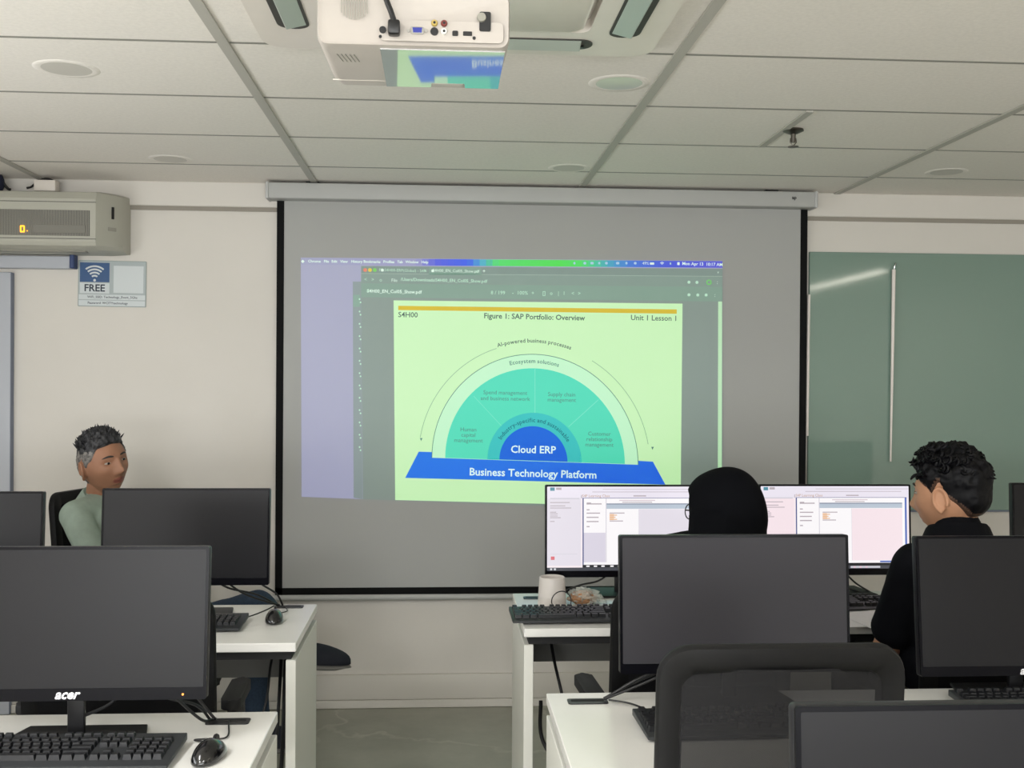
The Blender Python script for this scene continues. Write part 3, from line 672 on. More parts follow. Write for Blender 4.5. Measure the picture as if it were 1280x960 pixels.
# nearest left
Y = 2.17; xc = -.732; wd = .540; zb_ = mz(97, 876, Y); zt_ = mz(150, 685, Y)
monitor(xc, Y, zb_, wd, (zt_-zb_)*1.0, 'dark screen monitor with silver brand lettering on the nearest left desk', 5, 0, logo=True, led=True, chin=.024, bf=.002,
        cables=[[(-.62, 2.22, zb_+.05), (-.57, 2.24, zb_-.01), (-.51, 2.30, .80), (-.487, 2.335, .757)], [(-.60, 2.22, zb_+.05), (-.55, 2.25, .84), (-.50, 2.30, .77), (-.482, 2.34, .757)], [(-.56, 2.21, zb_+.04), (-.515, 2.25, .85), (-.48, 2.32, .77), (-.478, 2.342, .757)], [(-.62, 2.205, zb_+.03), (-.66, 2.225, .83), (-.72, 2.235, .80), (-.745, 2.238, .79)]])
Y = 3.33; xc, wd = mspan(125, 336, Y, 670); zb_ = mz(230, 732, Y); zt_ = mz(230, 611, Y)
monitor(xc, Y, zb_, wd, zt_-zb_, 'dark screen monitor in front of the seated man in the sage shirt', 4, 0,
        cables=[[(-.72, 3.37, zb_+.03), (-.66, 3.40, zb_-.02), (-.58, 3.46, .80), (-.52, 3.50, .757)], [(-.60, 3.37, zb_+.04), (-.56, 3.41, zb_-.01), (-.52, 3.47, .80), (-.505, 3.505, .757)], [(-.69, 3.37, zb_+.03), (-.62, 3.42, .815), (-.55, 3.47, .775), (-.515, 3.503, .757)]])
xc, wd = mspan(-160, 51, Y, 670); zt_ = mz(30, 615, Y)
monitor(xc, Y, zt_-.295, wd, .295, 'dark screen monitor cut off by the left edge, left of the seated man', 4, 0)
Y = 3.62; zb_ = mz(760, 721.5, Y); zt_ = mz(760, 606.5, Y); xc, wd = mspan(682, 874, Y, 660)
monitor(xc, Y, zb_, wd, zt_-zb_, 'lit monitor with white windows, above the mug and left of the person in black headscarf', 3, 0, on=1, lip=.006,
        cables=[[(.60, 3.65, zb_+.03), (.54, 3.645, zb_-.015), (.47, 3.63, .79), (.37, 3.62, .757)]])
xc, wd = mspan(950, 1140, Y, 660); zb_ = mz(1045, 719, Y); zt_ = mz(1045, 606, Y)
monitor(xc, Y, zb_, wd, zt_-zb_, 'lit monitor with white windows, just left of the face of the man in black', 3, 0, on=2, lip=.006,
        cables=[[(1.36, 3.65, zb_+.03), (1.40, 3.65, .82), (1.44, 3.655, .785), (1.49, 3.66, .755)], [(1.30, 3.65, zb_+.03), (1.34, 3.65, .82), (1.40, 3.655, .775), (1.46, 3.65, .755)]])
xa = at_y(1268, 640, Y).x; zt_ = mz(1272, 604, Y)
monitor(xa+.257, Y, zt_-.306, .514, .306, 'dark monitor sliver at the right edge, behind the man in black', 3, 0)
Y = 2.40; xc, wd = mspan(776, 1064, Y, 750); zb_ = mz(920, 841, Y); zt_ = mz(920, 670, Y)
monitor(xc, Y, zb_, wd, zt_-zb_, 'large dark monitor directly behind the mesh-backed chair', 4, 0, logo=True, scr='screenm',
        cables=[[(.58, 2.43, zb_+.02), (.52, 2.445, .825), (.44, 2.455, .79), (.375, 2.452, .757)], [(.60, 2.43, zb_+.03), (.52, 2.44, .83), (.45, 2.45, .80), (.38, 2.455, .757)], [(.56, 2.43, zb_+.02), (.51, 2.44, .815), (.45, 2.45, .785), (.378, 2.45, .757)]])
xa = at_y(1149, 750, Y).x; zb_ = mz(1157, 846, Y); zt_ = mz(1147, 672, Y)
monitor(xa+.262, Y, zb_, .512, zt_-zb_, 'dark monitor covering the shoulder of the man in black, cut off at right', 6, 0, logo=True, bf=.0)
Y = 1.13; xa = at_y(1002, 920, Y).x; zt_ = mz(1100, 889, Y)
monitor(xa+.26, Y, zt_-.302, .52, .302, 'closest dark monitor, its top edge rising from the lower right corner', 4, 0)

# ------------------------------------------------------------------ keyboards and mice
def kb_meshes():
    b = MB(); w, d = .445, .152
    b.prism([(-d/2, .006), (d/2, .010), (d/2, .024), (d/2-.01, .025), (-d/2+.01, .015), (-d/2, .012)], -w/2, w/2, M['keyb'], Matrix(((0, 0, 1, 0), (1, 0, 0, 0), (0, 1, 0, 0), (0, 0, 0, 1))), bev=.002)
    shell = b
    k = MB()
    def key(x, y, kw, kd=.0165):
        z = .0155+(y+.076)*.066; hx, hy = kw/2-.0008, kd/2
        vs = [(x-hx, y-hy, z-.002), (x+hx, y-hy, z-.002), (x+hx, y+hy, z-.002), (x-hx, y+hy, z-.002), (x-hx+.0022, y-hy+.002, z+.0085), (x+hx-.0022, y-hy+.002, z+.0085), (x+hx-.0022, y+hy-.0032, z+.009), (x-hx+.0022, y+hy-.0032, z+.009)]
        k._add(vs, [(0, 1, 5, 4), (1, 2, 6, 5), (2, 3, 7, 6), (3, 0, 4, 7), (4, 5, 6, 7)], M['key'])
    u = .0187; X0 = -.2155
    rows = [[1]*13+[2], [1.5]+[1]*12+[1.5], [1.75]+[1]*11+[2.25], [2.25]+[1]*10+[2.75], [1.25, 1.25, 1.25, 6.25, 1.25, 1.25, 1.25, 1.25]]
    for r_, row in enumerate(rows):
        x = X0; y = .030-r_*.0188
        for kw in row: key(x+kw*u/2, y, kw*u); x += kw*u
    x = X0
    for g_ in (1, 4, 4, 4):
        for i in range(g_): key(x+u/2, .056, u, .014); x += u
        x += u*.62
    nx = X0+15.3*u
    for r_ in range(2):
        for i in range(3): key(nx+(i+.5)*u, .030-r_*.0188, u)
    for i in range(3): key(nx+(i+.5)*u, .030-4*.0188, u); key(nx+(i+.5)*u, .056, u, .014)
    key(nx+1.5*u, .030-3*.0188, u)
    px = X0+18.6*u
    for r_ in range(5):
        for i in range(4): key(px+(i+.5)*u, .030-r_*.0188, u)
    return shell, k
sh_, ky_ = kb_meshes(); kb0 = thing('keyboard', 'x', 'keyboard'); k1 = sh_.build('shell', kb0); k2 = ky_.build('keycaps', kb0, 20)
first_kb = [True]
def keyboard(x, y, rz, label, z=.75, cord=None):
    if first_kb[0]: o = kb0; first_kb[0] = False
    else:
        o = kb0.copy(); COL.objects.link(o)
        for ch in (k1, k2): c_ = ch.copy(); COL.objects.link(c_); c_.parent = o
    o.location = (x, y, z+.0005); o.rotation_euler = (0, 0, math.radians(rz)); tag(o, label, 'keyboard', 'black keyboards')
    if cord:
        inv = Matrix.Rotation(-math.radians(rz), 4, 'Z'); b = MB(); b.tube([inv @ (Vector(p)-Vector((x, y, z))) for p in bez(cord, 8)], .0022, M['cable'], 8); b.build('cord', o)
    return o
keyboard(-.728, 2.128, -1.0, 'black full-size keyboard on the nearest left desk, beside the mouse')
keyboard(-.80, 3.234, 0, 'black keyboard under the dark monitor that stands before the seated man', cord=[(-.60, 3.305, .77), (-.585, 3.335, .757), (-.55, 3.42, .756), (-.53, 3.49, .757)])
keyboard(.438, 3.30, 1, 'black keyboard overhanging the desk corner in front of the white mug')
keyboard(1.29, 3.43, 3, 'black keyboard below the lit monitor of the man in black')
keyboard(.642, 2.25, 2, 'black keyboard mostly hidden behind the frame of the mesh-backed chair', cord=[(.50, 2.322, .768), (.47, 2.345, .758), (.43, 2.41, .757), (.385, 2.44, .757)])
kx = at_y(1187, 868, 2.42); keyboard(kx.x+.2225, 2.352, 0, 'black keyboard at the right edge, above the closest monitor')
def mouse(x, y, rz, label, cord):
    t = thing('computer_mouse', label, 'mouse', (x, y, .7505), math.radians(rz), 'black computer mice')
    def f(v):
        w = .031*(1-.10*max(0, v.y)) * (1-.12*(1-abs(v.y)))
        top = .036*(1-.28*(v.y+.25)**2) if v.z > 0 else .004
        return Vector((v.x*w, v.y*.055, .004+v.z*top if v.z > 0 else .004+v.z*.004))
    MB().ell((0, 0, 0), (1, 1, 1), M['mouse'], 28, 18, fn=f).build('shell', t, 60)
    b = MB(); b.lathe([(.009, -.0035), (.0105, 0), (.009, .0035)], M['dgrey'], 16, xf=T(0, .030, .0285) @ RY(90)); b.build('scroll_wheel', t)
    b = MB(); b.tube([(0, .05, .016), (0, .04, .0285), (0, .018, .036)], .0007, M['blackm'], 6); b.build('button_split', t)
    inv = Matrix.Rotation(-math.radians(rz), 4, 'Z'); b = MB(); b.tube([inv @ (Vector(p)-Vector((x, y, .7505))) for p in bez(cord, 8)], .0019, M['cable'], 8); b.build('cord', t); return t
m0 = at_z(262, 939, .765)
mouse(m0.x, m0.y, -12, 'glossy black mouse on the nearest left desk', [(m0.x+.006, m0.y+.052, .762), (m0.x-.005, m0.y+.075, .756), (m0.x-.05, m0.y+.098, .754), (m0.x-.035, m0.y+.105, .754), (m0.x+.01, m0.y+.115, .754), (-.45, 2.34, .754)])
m0 = at_z(343, 771, .765)
mouse(m0.x, m0.y, 4, 'black mouse near the corner of the desk behind the nearest left desk', [(m0.x, m0.y+.054, .762), (m0.x+.004, m0.y+.09, .757), (m0.x+.02, m0.y+.13, .755), (-.50, 3.505, .754)])

# ------------------------------------------------------------------ small things on the desks
mz0 = at_z(690, 754, .75); mx, my = at_y(690, 740, 3.50).x, 3.50
t = thing('mug', 'white tapered mug standing behind the keyboard under the lit monitor', 'mug', (mx, my, .7505))
mw = mat('mug_ceramic', (206, 200, 194), .35)
b = MB(); b.lathe([(.046, 0), (.047, .003), (.0415, .092), (.0395, .094), (.0375, .092), (.042, .006), (.001, .005)], mw, 32, capb=True, capt=False); b.build('cup', t)
b = MB(); b.x = RZ(58); b.tube(bez([(.041, .01, .075), (.062, .015, .07), (.066, .016, .045), (.058, .014, .025), (.044, .01, .018)]), .005, mw, 10); b.build('handle', t)
lp = at_y(701, 754, 3.42)
b = MB(); b.tube([(.031*math.cos(a), .004*math.sin(2*a), .0335+.031*math.sin(a)) for a in [k*2*PI/32 for k in range(32)]], .0018, M['cable'], 8, True)
o = b.build('wire_loop', loc=(lp.x, 3.405, .7505)); tag(o, 'thin black wire loop standing in front of the white mug', 'wire')
# crumpled plastic bag with a snack in it
fp = at_y(728, 748, 3.52)
t = thing('snack_bag', 'crumpled clear plastic bag with brown food inside, right of the mug', 'bag', (fp.x, 3.52, .7505))
fm = mat('brown_pastry', (150, 112, 80), .7, var=.35, scale=50, bump=.4, bscale=60)
def lump(rx, ry, rz_, amp, sc_, seed):
    def f(v):
        d = 1+amp*noise.noise(v*sc_+Vector((seed, 0, 0))); return Vector((v.x*rx*d, v.y*ry*d, max(.001, rz_*(.9+v.z*d))))
    return f
MB().ell((0, 0, 0), (1, 1, 1), fm, 24, 16, fn=lump(.046, .034, .0225, .35, 2.2, 3)).build('pastry', t)
bm_ = bpy.data.materials.new('clear_plastic'); bm_.use_nodes = True; nt = bm_.node_tree; pb_ = nt.nodes['Principled BSDF']; pb_.inputs['Base Color'].default_value = (.62, .66, .6, 1); pb_.inputs['Roughness'].default_value = .25
tr_ = nt.nodes.new('ShaderNodeBsdfTransparent'); mx_ = nt.nodes.new('ShaderNodeMixShader'); mx_.inputs[0].default_value = .38
nt.links.new(tr_.outputs[0], mx_.inputs[1]); nt.links.new(pb_.outputs[0], mx_.inputs[2]); nt.links.new(mx_.outputs[0], nt.nodes['Material Output'].inputs[0])
def crump(v):
    d = 1+.45*noise.noise(v*2.6)+.25*noise.noise(v*6); z = .026*(.95+v.z*d)
    return Vector((v.x*.056*d+.012, v.y*.036*d, max(.0008, z-.012*max(0, v.x))))
MB().ell((0, 0, 0), (1, 1, 1), bm_, 30, 20, fn=crump).build('plastic_wrap', t, 20)
# sheets of paper by the man in black
pp = mat('paper_white', (228, 226, 228), .7, var=.015, scale=20)
def sheet(x, y, rz, z, label, curl=.0, g='papers on the desk'):
    b = MB(); w, d = .21, .297; n = 8
    vs = [((i/n-.5)*w, (j/n-.5)*d, curl*((i/n)**2*(j/n))) for j in range(n+1) for i in range(n+1)]; top = [(v[0], v[1], v[2]+.0012) for v in vs]
    N_ = len(vs); fs = []
    for j in range(n):
        for i in range(n): a_ = j*(n+1)+i; fs += [(a_+N_, a_+1+N_, a_+n+2+N_, a_+n+1+N_), (a_, a_+n+1, a_+n+2, a_+1)]
    ed = [i for i in range(n+1)] + [(j+1)*(n+1)+n for j in range(n)] + [n*(n+1)+n-1-i for i in range(n)] + [(n-1-j)*(n+1) for j in range(n-1)]
    for i in range(len(ed)): a_, b_ = ed[i], ed[(i+1) % len(ed)]; fs.append((a_, b_, b_+N_, a_+N_))
    b._add(vs+top, fs, pp); o = b.build('paper_sheet', loc=(x, y, z)); o.rotation_euler = (0, 0, math.radians(rz)); tag(o, label, 'paper', g); return o
sheet(1.372, 3.222, 8, .7525, 'white printed sheet lying under the arm of the man in black', .012)
sheet(1.19, 3.30, 4, .7508, 'white sheet lying beneath the printed one beside the large dark monitor')

# ------------------------------------------------------------------ chairs
def chair(x, y, rz, label, zt=.98, bw=.45, bh=.50, col='chairk', arms=True, seat_m=None, name='office_chair', zs=.50, back=0):
    """faces local +y; the backrest stands at local y = 0"""
    fm_ = M[col]
    t = thing(name, label, 'chair', (x, y, 0), math.radians(rz), 'mesh-backed office chairs')
    B = T(0, 0, zt-bh) @ RX(5)
    def out(w, h, r, bow):
        P = rrect(w, h, r, 7, 0, h/2); return [(p[0], p[1]+(bow*(1-(2*p[0]/w)**2) if p[1] > h*.5 else 0)) for p in P]
    po = out(bw, bh, .06, .008); fw = bw*.105
    pi = [(p[0], p[1]+.048) for p in out(bw-2*fw, bh-.048-.075+.028, .032, .006)]
    b = MB(); b.x = B; n = len(po)
    # rounded section: four rings
    prof = [(0, -.012, 0), (.006, -.018, 0), (None, -.018, .75), (1, -.010, 0), (1, .010, 0), (None, .016, .75), (.006, .016, 0), (0, .008, 0)]
    rings = []
    for t_, yy in ((0, -.006), (.07, -.015), (.5, -.019), (.93, -.013), (1, -.004), (1, .008), (.5, .013), (.07, .011), (0, .004)):
        rings.append([(po[i][0]*(1-t_)+pi[i][0]*t_, yy + .035*(abs(2*po[i][0]/bw))**2, po[i][1]*(1-t_)+pi[i][1]*t_) for i in range(n)])
    K = len(rings); vs = [v for r_ in rings for v in r_]; fs = []
    for a_ in range(K):
        c_ = (a_+1) % K
        for i in range(n): j = (i+1) % n; fs.append((a_*n+i, c_*n+i, c_*n+j, a_*n+j))
    b._add(vs, fs, fm_); b.build('back_frame', t, 50)
    b = MB(); b.x = B
    cols = 14; 
    iw = bw-2*fw+.012; z0, z1 = .04, bh-.035
    vs = [((i/cols-.5)*iw, .035*abs((i/cols-.5)*iw*2/bw)**2-.002, z0+(z1-z0)*j/6) for j in range(7) for i in range(cols+1)]
    fs = [(j*(cols+1)+i, j*(cols+1)+i+1, (j+1)*(cols+1)+i+1, (j+1)*(cols+1)+i) for j in range(6) for i in range(cols)]
    b._add(vs, fs, M['mesh'] if col == 'dgrey' else M['net']); b.build('back_mesh', t)
    b = MB(); b.prism(rrect(.47, .45, .07, 6, 0, .27), zs-.07, zs, M['blackm'], bev=.02); b.build('seat', t)
    b = MB(); b.tube(bez([(0, .20, zs-.09), (0, .06, zs-.10), (0, -.03, zs-.05), (0, -.02, zt-bh+.10)]), .022, M['black'], 10, flat=1.6); b.build('back_bracket', t)
    if arms:
        for s_ in (-1, 1):
            b = MB(); b.tube(bez([(s_*.17, .22, zs-.08), (s_*.25, .22, zs-.07), (s_*.25, .20, zs), (s_*.25, .20, .645)]), .018, M['black'], 10, flat=1.3)
            b.prism(rrect(.05, .22, .022, 5, s_*.25, .20), .645, .672, M['blackm'], bev=.006); b.build('armrest', t)
    b = MB(); b.lathe([(.028, .10), (.028, min(.28, zs-.09)), (.022, min(.28, zs-.09)), (.022, zs-.07)], M['black'], 16, c=(0, .24, 0)); b.build('gas_column', t)
    for k in range(5):
        a_ = math.radians(90+72*k); c_, s2 = math.cos(a_), math.sin(a_)
        b = MB(); b.tube([(.02*c_, .24+.02*s2, .115), (.16*c_, .24+.16*s2, .10), (.29*c_, .24+.29*s2, .075)], [.028, .022, .014], M['black'], 10); b.build('leg', t)
        b = MB(); b.lathe([(.004, -.022), (.027, -.02), (.028, 0), (.027, .02), (.004, .022)], M['black'], 16, xf=T(.29*c_, .24+.29*s2, .029) @ RZ(math.degrees(a_)+30) @ RY(90)); b.tube([(.29*c_, .24+.29*s2, .05), (.29*c_, .24+.29*s2, .078)], .008, M['black']); b.build('caster', t)
    return t
zc = at_y(970, 803, 1.85).z; xa, xb = at_y(820, 850, 1.85).x, at_y(1128, 850, 1.85).x
chair((xa+xb)/2, 1.85, 0, 'closest office chair with wide dark grey plastic frame and see-through mesh back', zc, xb-xa, .50, 'dgrey', arms=True)
chair(-.775, 2.66, 2, 'black office chair between the nearest left desk and the desk behind it', .965, .46, .48)
chair(-1.53, 2.66, -3, 'black office chair mostly hidden behind the left edge of the branded monitor', .965, .46, .48)
chair(.66, 2.685, 3, 'black office chair under the person in black headscarf', .97, .47, .50)
chair(1.46, 2.66, -4, 'black office chair under the man in black shirt', .97, .47, .48)
chair(-1.405, 4.40, -108, 'black office chair against the wall under the man in the sage shirt', 1.035, .42, .52, zs=.32, back=.05)

# ------------------------------------------------------------------ cables and power strip under the desks
def cable(pts, r, label, name='power_cable', g='loose black cables under the desks'):
    o = MB().tube(bez(pts, 8), r, M['cable'], 8).build(name); tag(o, label, 'cable', g); return o
cable([(-.50, 3.40, .69), (-.51, 3.30, .62), (-.52, 3.24, .5), (-.58, 3.20, .38), (-.60, 3.18, .2), (-.60, 3.1, .02)], .004, 'thin black cable slanting down under the desk before the seated man')
cable([(-.47, 3.38, .69), (-.46, 3.25, .60), (-.455, 3.18, .45), (-.46, 3.15, .25), (-.46, 3.1, .02)], .006, 'thick black cable hanging along the inner side of the desk before the seated man')
cable([(-.485, 3.36, .69), (-.47, 3.2, .55), (-.47, 3.12, .42), (-.50, 3.08, .33), (-.44, 3.06, .28), (-.46, 3.04, .22), (-.47, 3.04, .02)], .005, 'looped black cable tangled beside the side panel left of the aisle')
cable([(-.82, 3.0, .34), (-.66, 2.98, .345), (-.56, 2.98, .34), (-.48, 3.0, .28), (-.46, 3.02, .12), (-.47, 2.98, .02)], .006, 'black cable arching sideways from the chair to the desk left of the aisle')
cable([(.36, 3.60, .69), (.37, 3.5, .58), (.40, 3.42, .42), (.41, 3.4, .2), (.42, 3.38, .02)], .005, 'thin black cable hanging under the desk below the white mug')
cable([(.60, 3.3, .37), (.48, 3.28, .35), (.38, 3.26, .30), (.33, 3.24, .2), (.33, 3.22, .02)], .005, 'blue-black cable curving under the desk below the white mug')
cable([(.31, 3.3, .5), (.31, 3.26, .40), (.36, 3.2, .30), (.32, 3.14, .2), (.31, 3.1, .02)], .006, 'black cable beside the side panel right of the aisle')
t = thing('power_strip', 'grey power strip on the floor among cables, inside the desk left of the aisle', 'power strip', (-.465, 2.82, 0))
b = MB(); b.box((0, 0, .022), (.06, .28, .04), mat('strip_grey', (176, 174, 170), .5), .006, 2); b.build('body', t)
for k in range(4): MB().lathe([(.018, .042), (.018, .043)], M['black'], 14, c=(0, -.1+.065*k, 0)).build('socket', t)
b = MB(); b.box((0, -.1, .066), (.04, .045, .045), M['white'], .006, 2); b.tube(bez([(0, -.1, .085), (.0, -.09, .14), (.02, -.02, .2), (.01, .1, .3)]), .004, M['cable']); b.build('plug', t)

# ------------------------------------------------------------------ people
def remesh(mb, voxel, smooth_it=6, name='t'):
    o = mb.build(name, smooth=0); m = o.modifiers.new('r', 'REMESH'); m.mode = 'VOXEL'; m.voxel_size = voxel; m.use_smooth_shade = True
    if smooth_it: s_ = o.modifiers.new('s', 'SMOOTH'); s_.factor = .5; s_.iterations = smooth_it
    dg = bpy.context.evaluated_depsgraph_get(); dg.update()
    me = bpy.data.meshes.new_from_object(o.evaluated_get(dg)); old = o.data; bpy.data.objects.remove(o); bpy.data.meshes.remove(old); return me
def ripple(me, fn):
    nn = len(me.vertices); co = np.empty(nn*3); no = np.empty(nn*3); me.vertices.foreach_get('co', co); me.vertex_normals.foreach_get('vector', no)
    co = co.reshape(-1, 3); no = no.reshape(-1, 3); d = np.array([fn(Vector(c)) for c in co])
    me.vertices.foreach_set('co', (co+no*d[:, None]).ravel()); me.update()
def put(me, name, mats, parent):
    me.materials.clear()
    for m in mats: me.materials.append(m)
    me.polygons.foreach_set('use_smooth', [True]*len(me.polygons)); o = bpy.data.objects.new(name, me); COL.objects.link(o); o.parent = parent; return o
def ga(d, s_): return math.exp(-(d/s_)**2)
def sstep(a, b, x):
    t_ = max(0, min(1, (x-a)/(b-a))); return t_*t_*(3-2*t_)
def head_pt(v, jaw=1.0):
    """unit direction -> point on a head: x right, y forward, z up, origin at eye level, in metres"""
    x, y, z = v
    px, py, pz = .0755*x, .098*y, .118*z
    lo_ = sstep(0, -1, z)
    px *= 1-.22*lo_*jaw
    if y < 0: py *= 1-.34*sstep(-.15, -.9, z)
    else: py *= .93+.03*sstep(.1, -.6, z)
    px *= 1+.03*ga(z-.35, .4)
    if z > 0: pz *= .97
    if y > .0:
        f = sstep(0, .45, y); fx, fz = px, pz
        d = 0
        rz_ = (fz+.034)
        ridge = sstep(.022, -.03, fz)*.5+.5
        d += .0185*ga(fx, .012+.003*(fz < -.02))*ga(rz_, .019)                              # tip
        d += .011*ga(fx, .008)*sstep(.03, .0, fz)*sstep(-.05, -.03, fz)                     # bridge
        for s_ in (-1, 1):
            d += .007*ga(fx-s_*.0145, .0075)*ga(fz+.039, .008)                               # nostril wing
            d -= .011*ga(fx-s_*.031, .016)*ga(fz-.002, .0115)                                # socket
            d += .0045*ga(fx-s_*.03, .022)*ga(fz-.024, .008)                                 # brow
            d += .0045*ga(fx-s_*.046, .018)*ga(fz+.024, .018)                                # cheekbone
            d -= .003*ga(fx-s_*.04, .014)*ga(fz+.062, .018)
        d += .0065*ga(fx, .021)*ga(fz+.0655, .0052) + .0075*ga(fx, .018)*ga(fz+.0775, .0055) # lips
        d -= .0035*ga(fx, .024)*ga(fz+.0713, .0024)
        d += .008*ga(fx, .02)*ga(fz+.103, .013) - .003*ga(fx, .025)*ga(fz+.089, .006)
        py += d*f
    return Vector((px, py, pz-.004))
def add_head(mb, X, m, nu=96, nv=80, ears=True):
    mb.ell((0, 0, 0), (1, 1, 1), m, nu, nv, X, fn=lambda v: head_pt(v))
    if ears:
        for s_ in (-1, 1):
            E_ = X @ T(s_*.0745, -.012, -.014) @ RZ(-s_*16) @ RX(-8) @ Matrix.Scale(1.08, 4)
            mb.ell((0, 0, 0), (.006, .016, .029), m, 16, 12, E_)
            mb.tube([(s_*.007, .0165*math.cos(a), .030*math.sin(a)*(1 if math.sin(a) > 0 else .95)) for a in [math.radians(-60+k*20) for k in range(15)]][:15], .0042, m, 8, xf=E_ @ RZ(0))
            mb.ell((s_*.004, .004, -.027), (.005, .008, .009), m, 10, 8, E_)
def hairshell(X, m, thick, parent, name='hair', nu=110, nv=90):
    def f(v):
        p = head_pt(v); q = thick(v, p); nrm = Vector((v.x/.0755, v.y/.098, v.z/.118)).normalized()
        return p+nrm*q
    return MB().ell((0, 0, 0), (1, 1, 1), m, nu, nv, X, fn=f).build(name, parent, 180)
def eyes(X, parent, m_iris, half=.8):
    wm = mat('eye_white', (168, 158, 148), .3)
    for s_ in (-1, 1):
        b = MB(); b.ell((0, 0, 0), (.0115, .0105, .0045), wm, 16, 12, X @ T(s_*.031, .0722, .0))
        b.ell((0, 0, 0), (.0054, .002, .0042), m_iris, 12, 8, X @ T(s_*.031+.001, .0818, .0)); b.build('eye', parent, 60)
def brows(X, parent, m, z=.021):
    for s_ in (-1, 1):
        pts = []
        for k in range(9):
            x = s_*(.013+.034*k/8); zz = z+.004*math.sin(PI*k/8)-.001*k/8
            y = .093-.55*(abs(x)**1.8)*1.0; 
            # follow the face surface
            vx, vz = x/.0755, (zz+.004)/.118; vy = math.sqrt(max(.05, 1-vx*vx-vz*vz)); hp = head_pt(Vector((vx, vy, vz))); pts.append((hp.x, hp.y+.0008, zz))
        MB().tube(pts, [.0015, .003, .0036, .0038, .0036, .0033, .0028, .002, .001], m, 8, xf=X).build('eyebrow', parent)
def hand(mb, wrist, fwd, up, side, m, curl=25, s=1.0):
    """palm with four fingers and a thumb; side = +1 right hand (thumb towards -across)"""
    f = Vector(fwd).normalized(); u = Vector(up); u = (u-f*u.dot(f)).normalized(); a = f.cross(u)*side   # a: away from the thumb for palm down
    w = Vector(wrist)
    for k in range(4): mb.cap(w+a*(-.024+.016*k)*s*.7, .0125*s, w+f*.082*s+a*(-.027+.018*k)*s, .0105*s, m)
    for k, L_ in enumerate((.068, .076, .071, .056)):
        p = w+f*.084*s+a*(-.029+.0193*k)*s; ang = 0; seg = (L_*.46*s, L_*.31*s, L_*.25*s); r_ = .0088*s
        for j, l_ in enumerate(seg):
            ang += math.radians(curl*(.6+.4*j)); d = (f*math.cos(ang)-u*math.sin(ang)+a*(.04*(k-1.5))).normalized(); q = p+d*l_
            mb.cap(p, r_, q, r_*.9, m); p = q; r_ *= .9
    p = w+f*.022*s-a*.026*s; d = (f*.75-a*.62-u*.22).normalized(); q = p+d*.045*s; mb.cap(p, .013*s, q, .0102*s, m)
    d2 = (f*.95-a*.15-u*.25).normalized(); mb.cap(q, .0102*s, q+d2*.03*s, .0085*s, m)
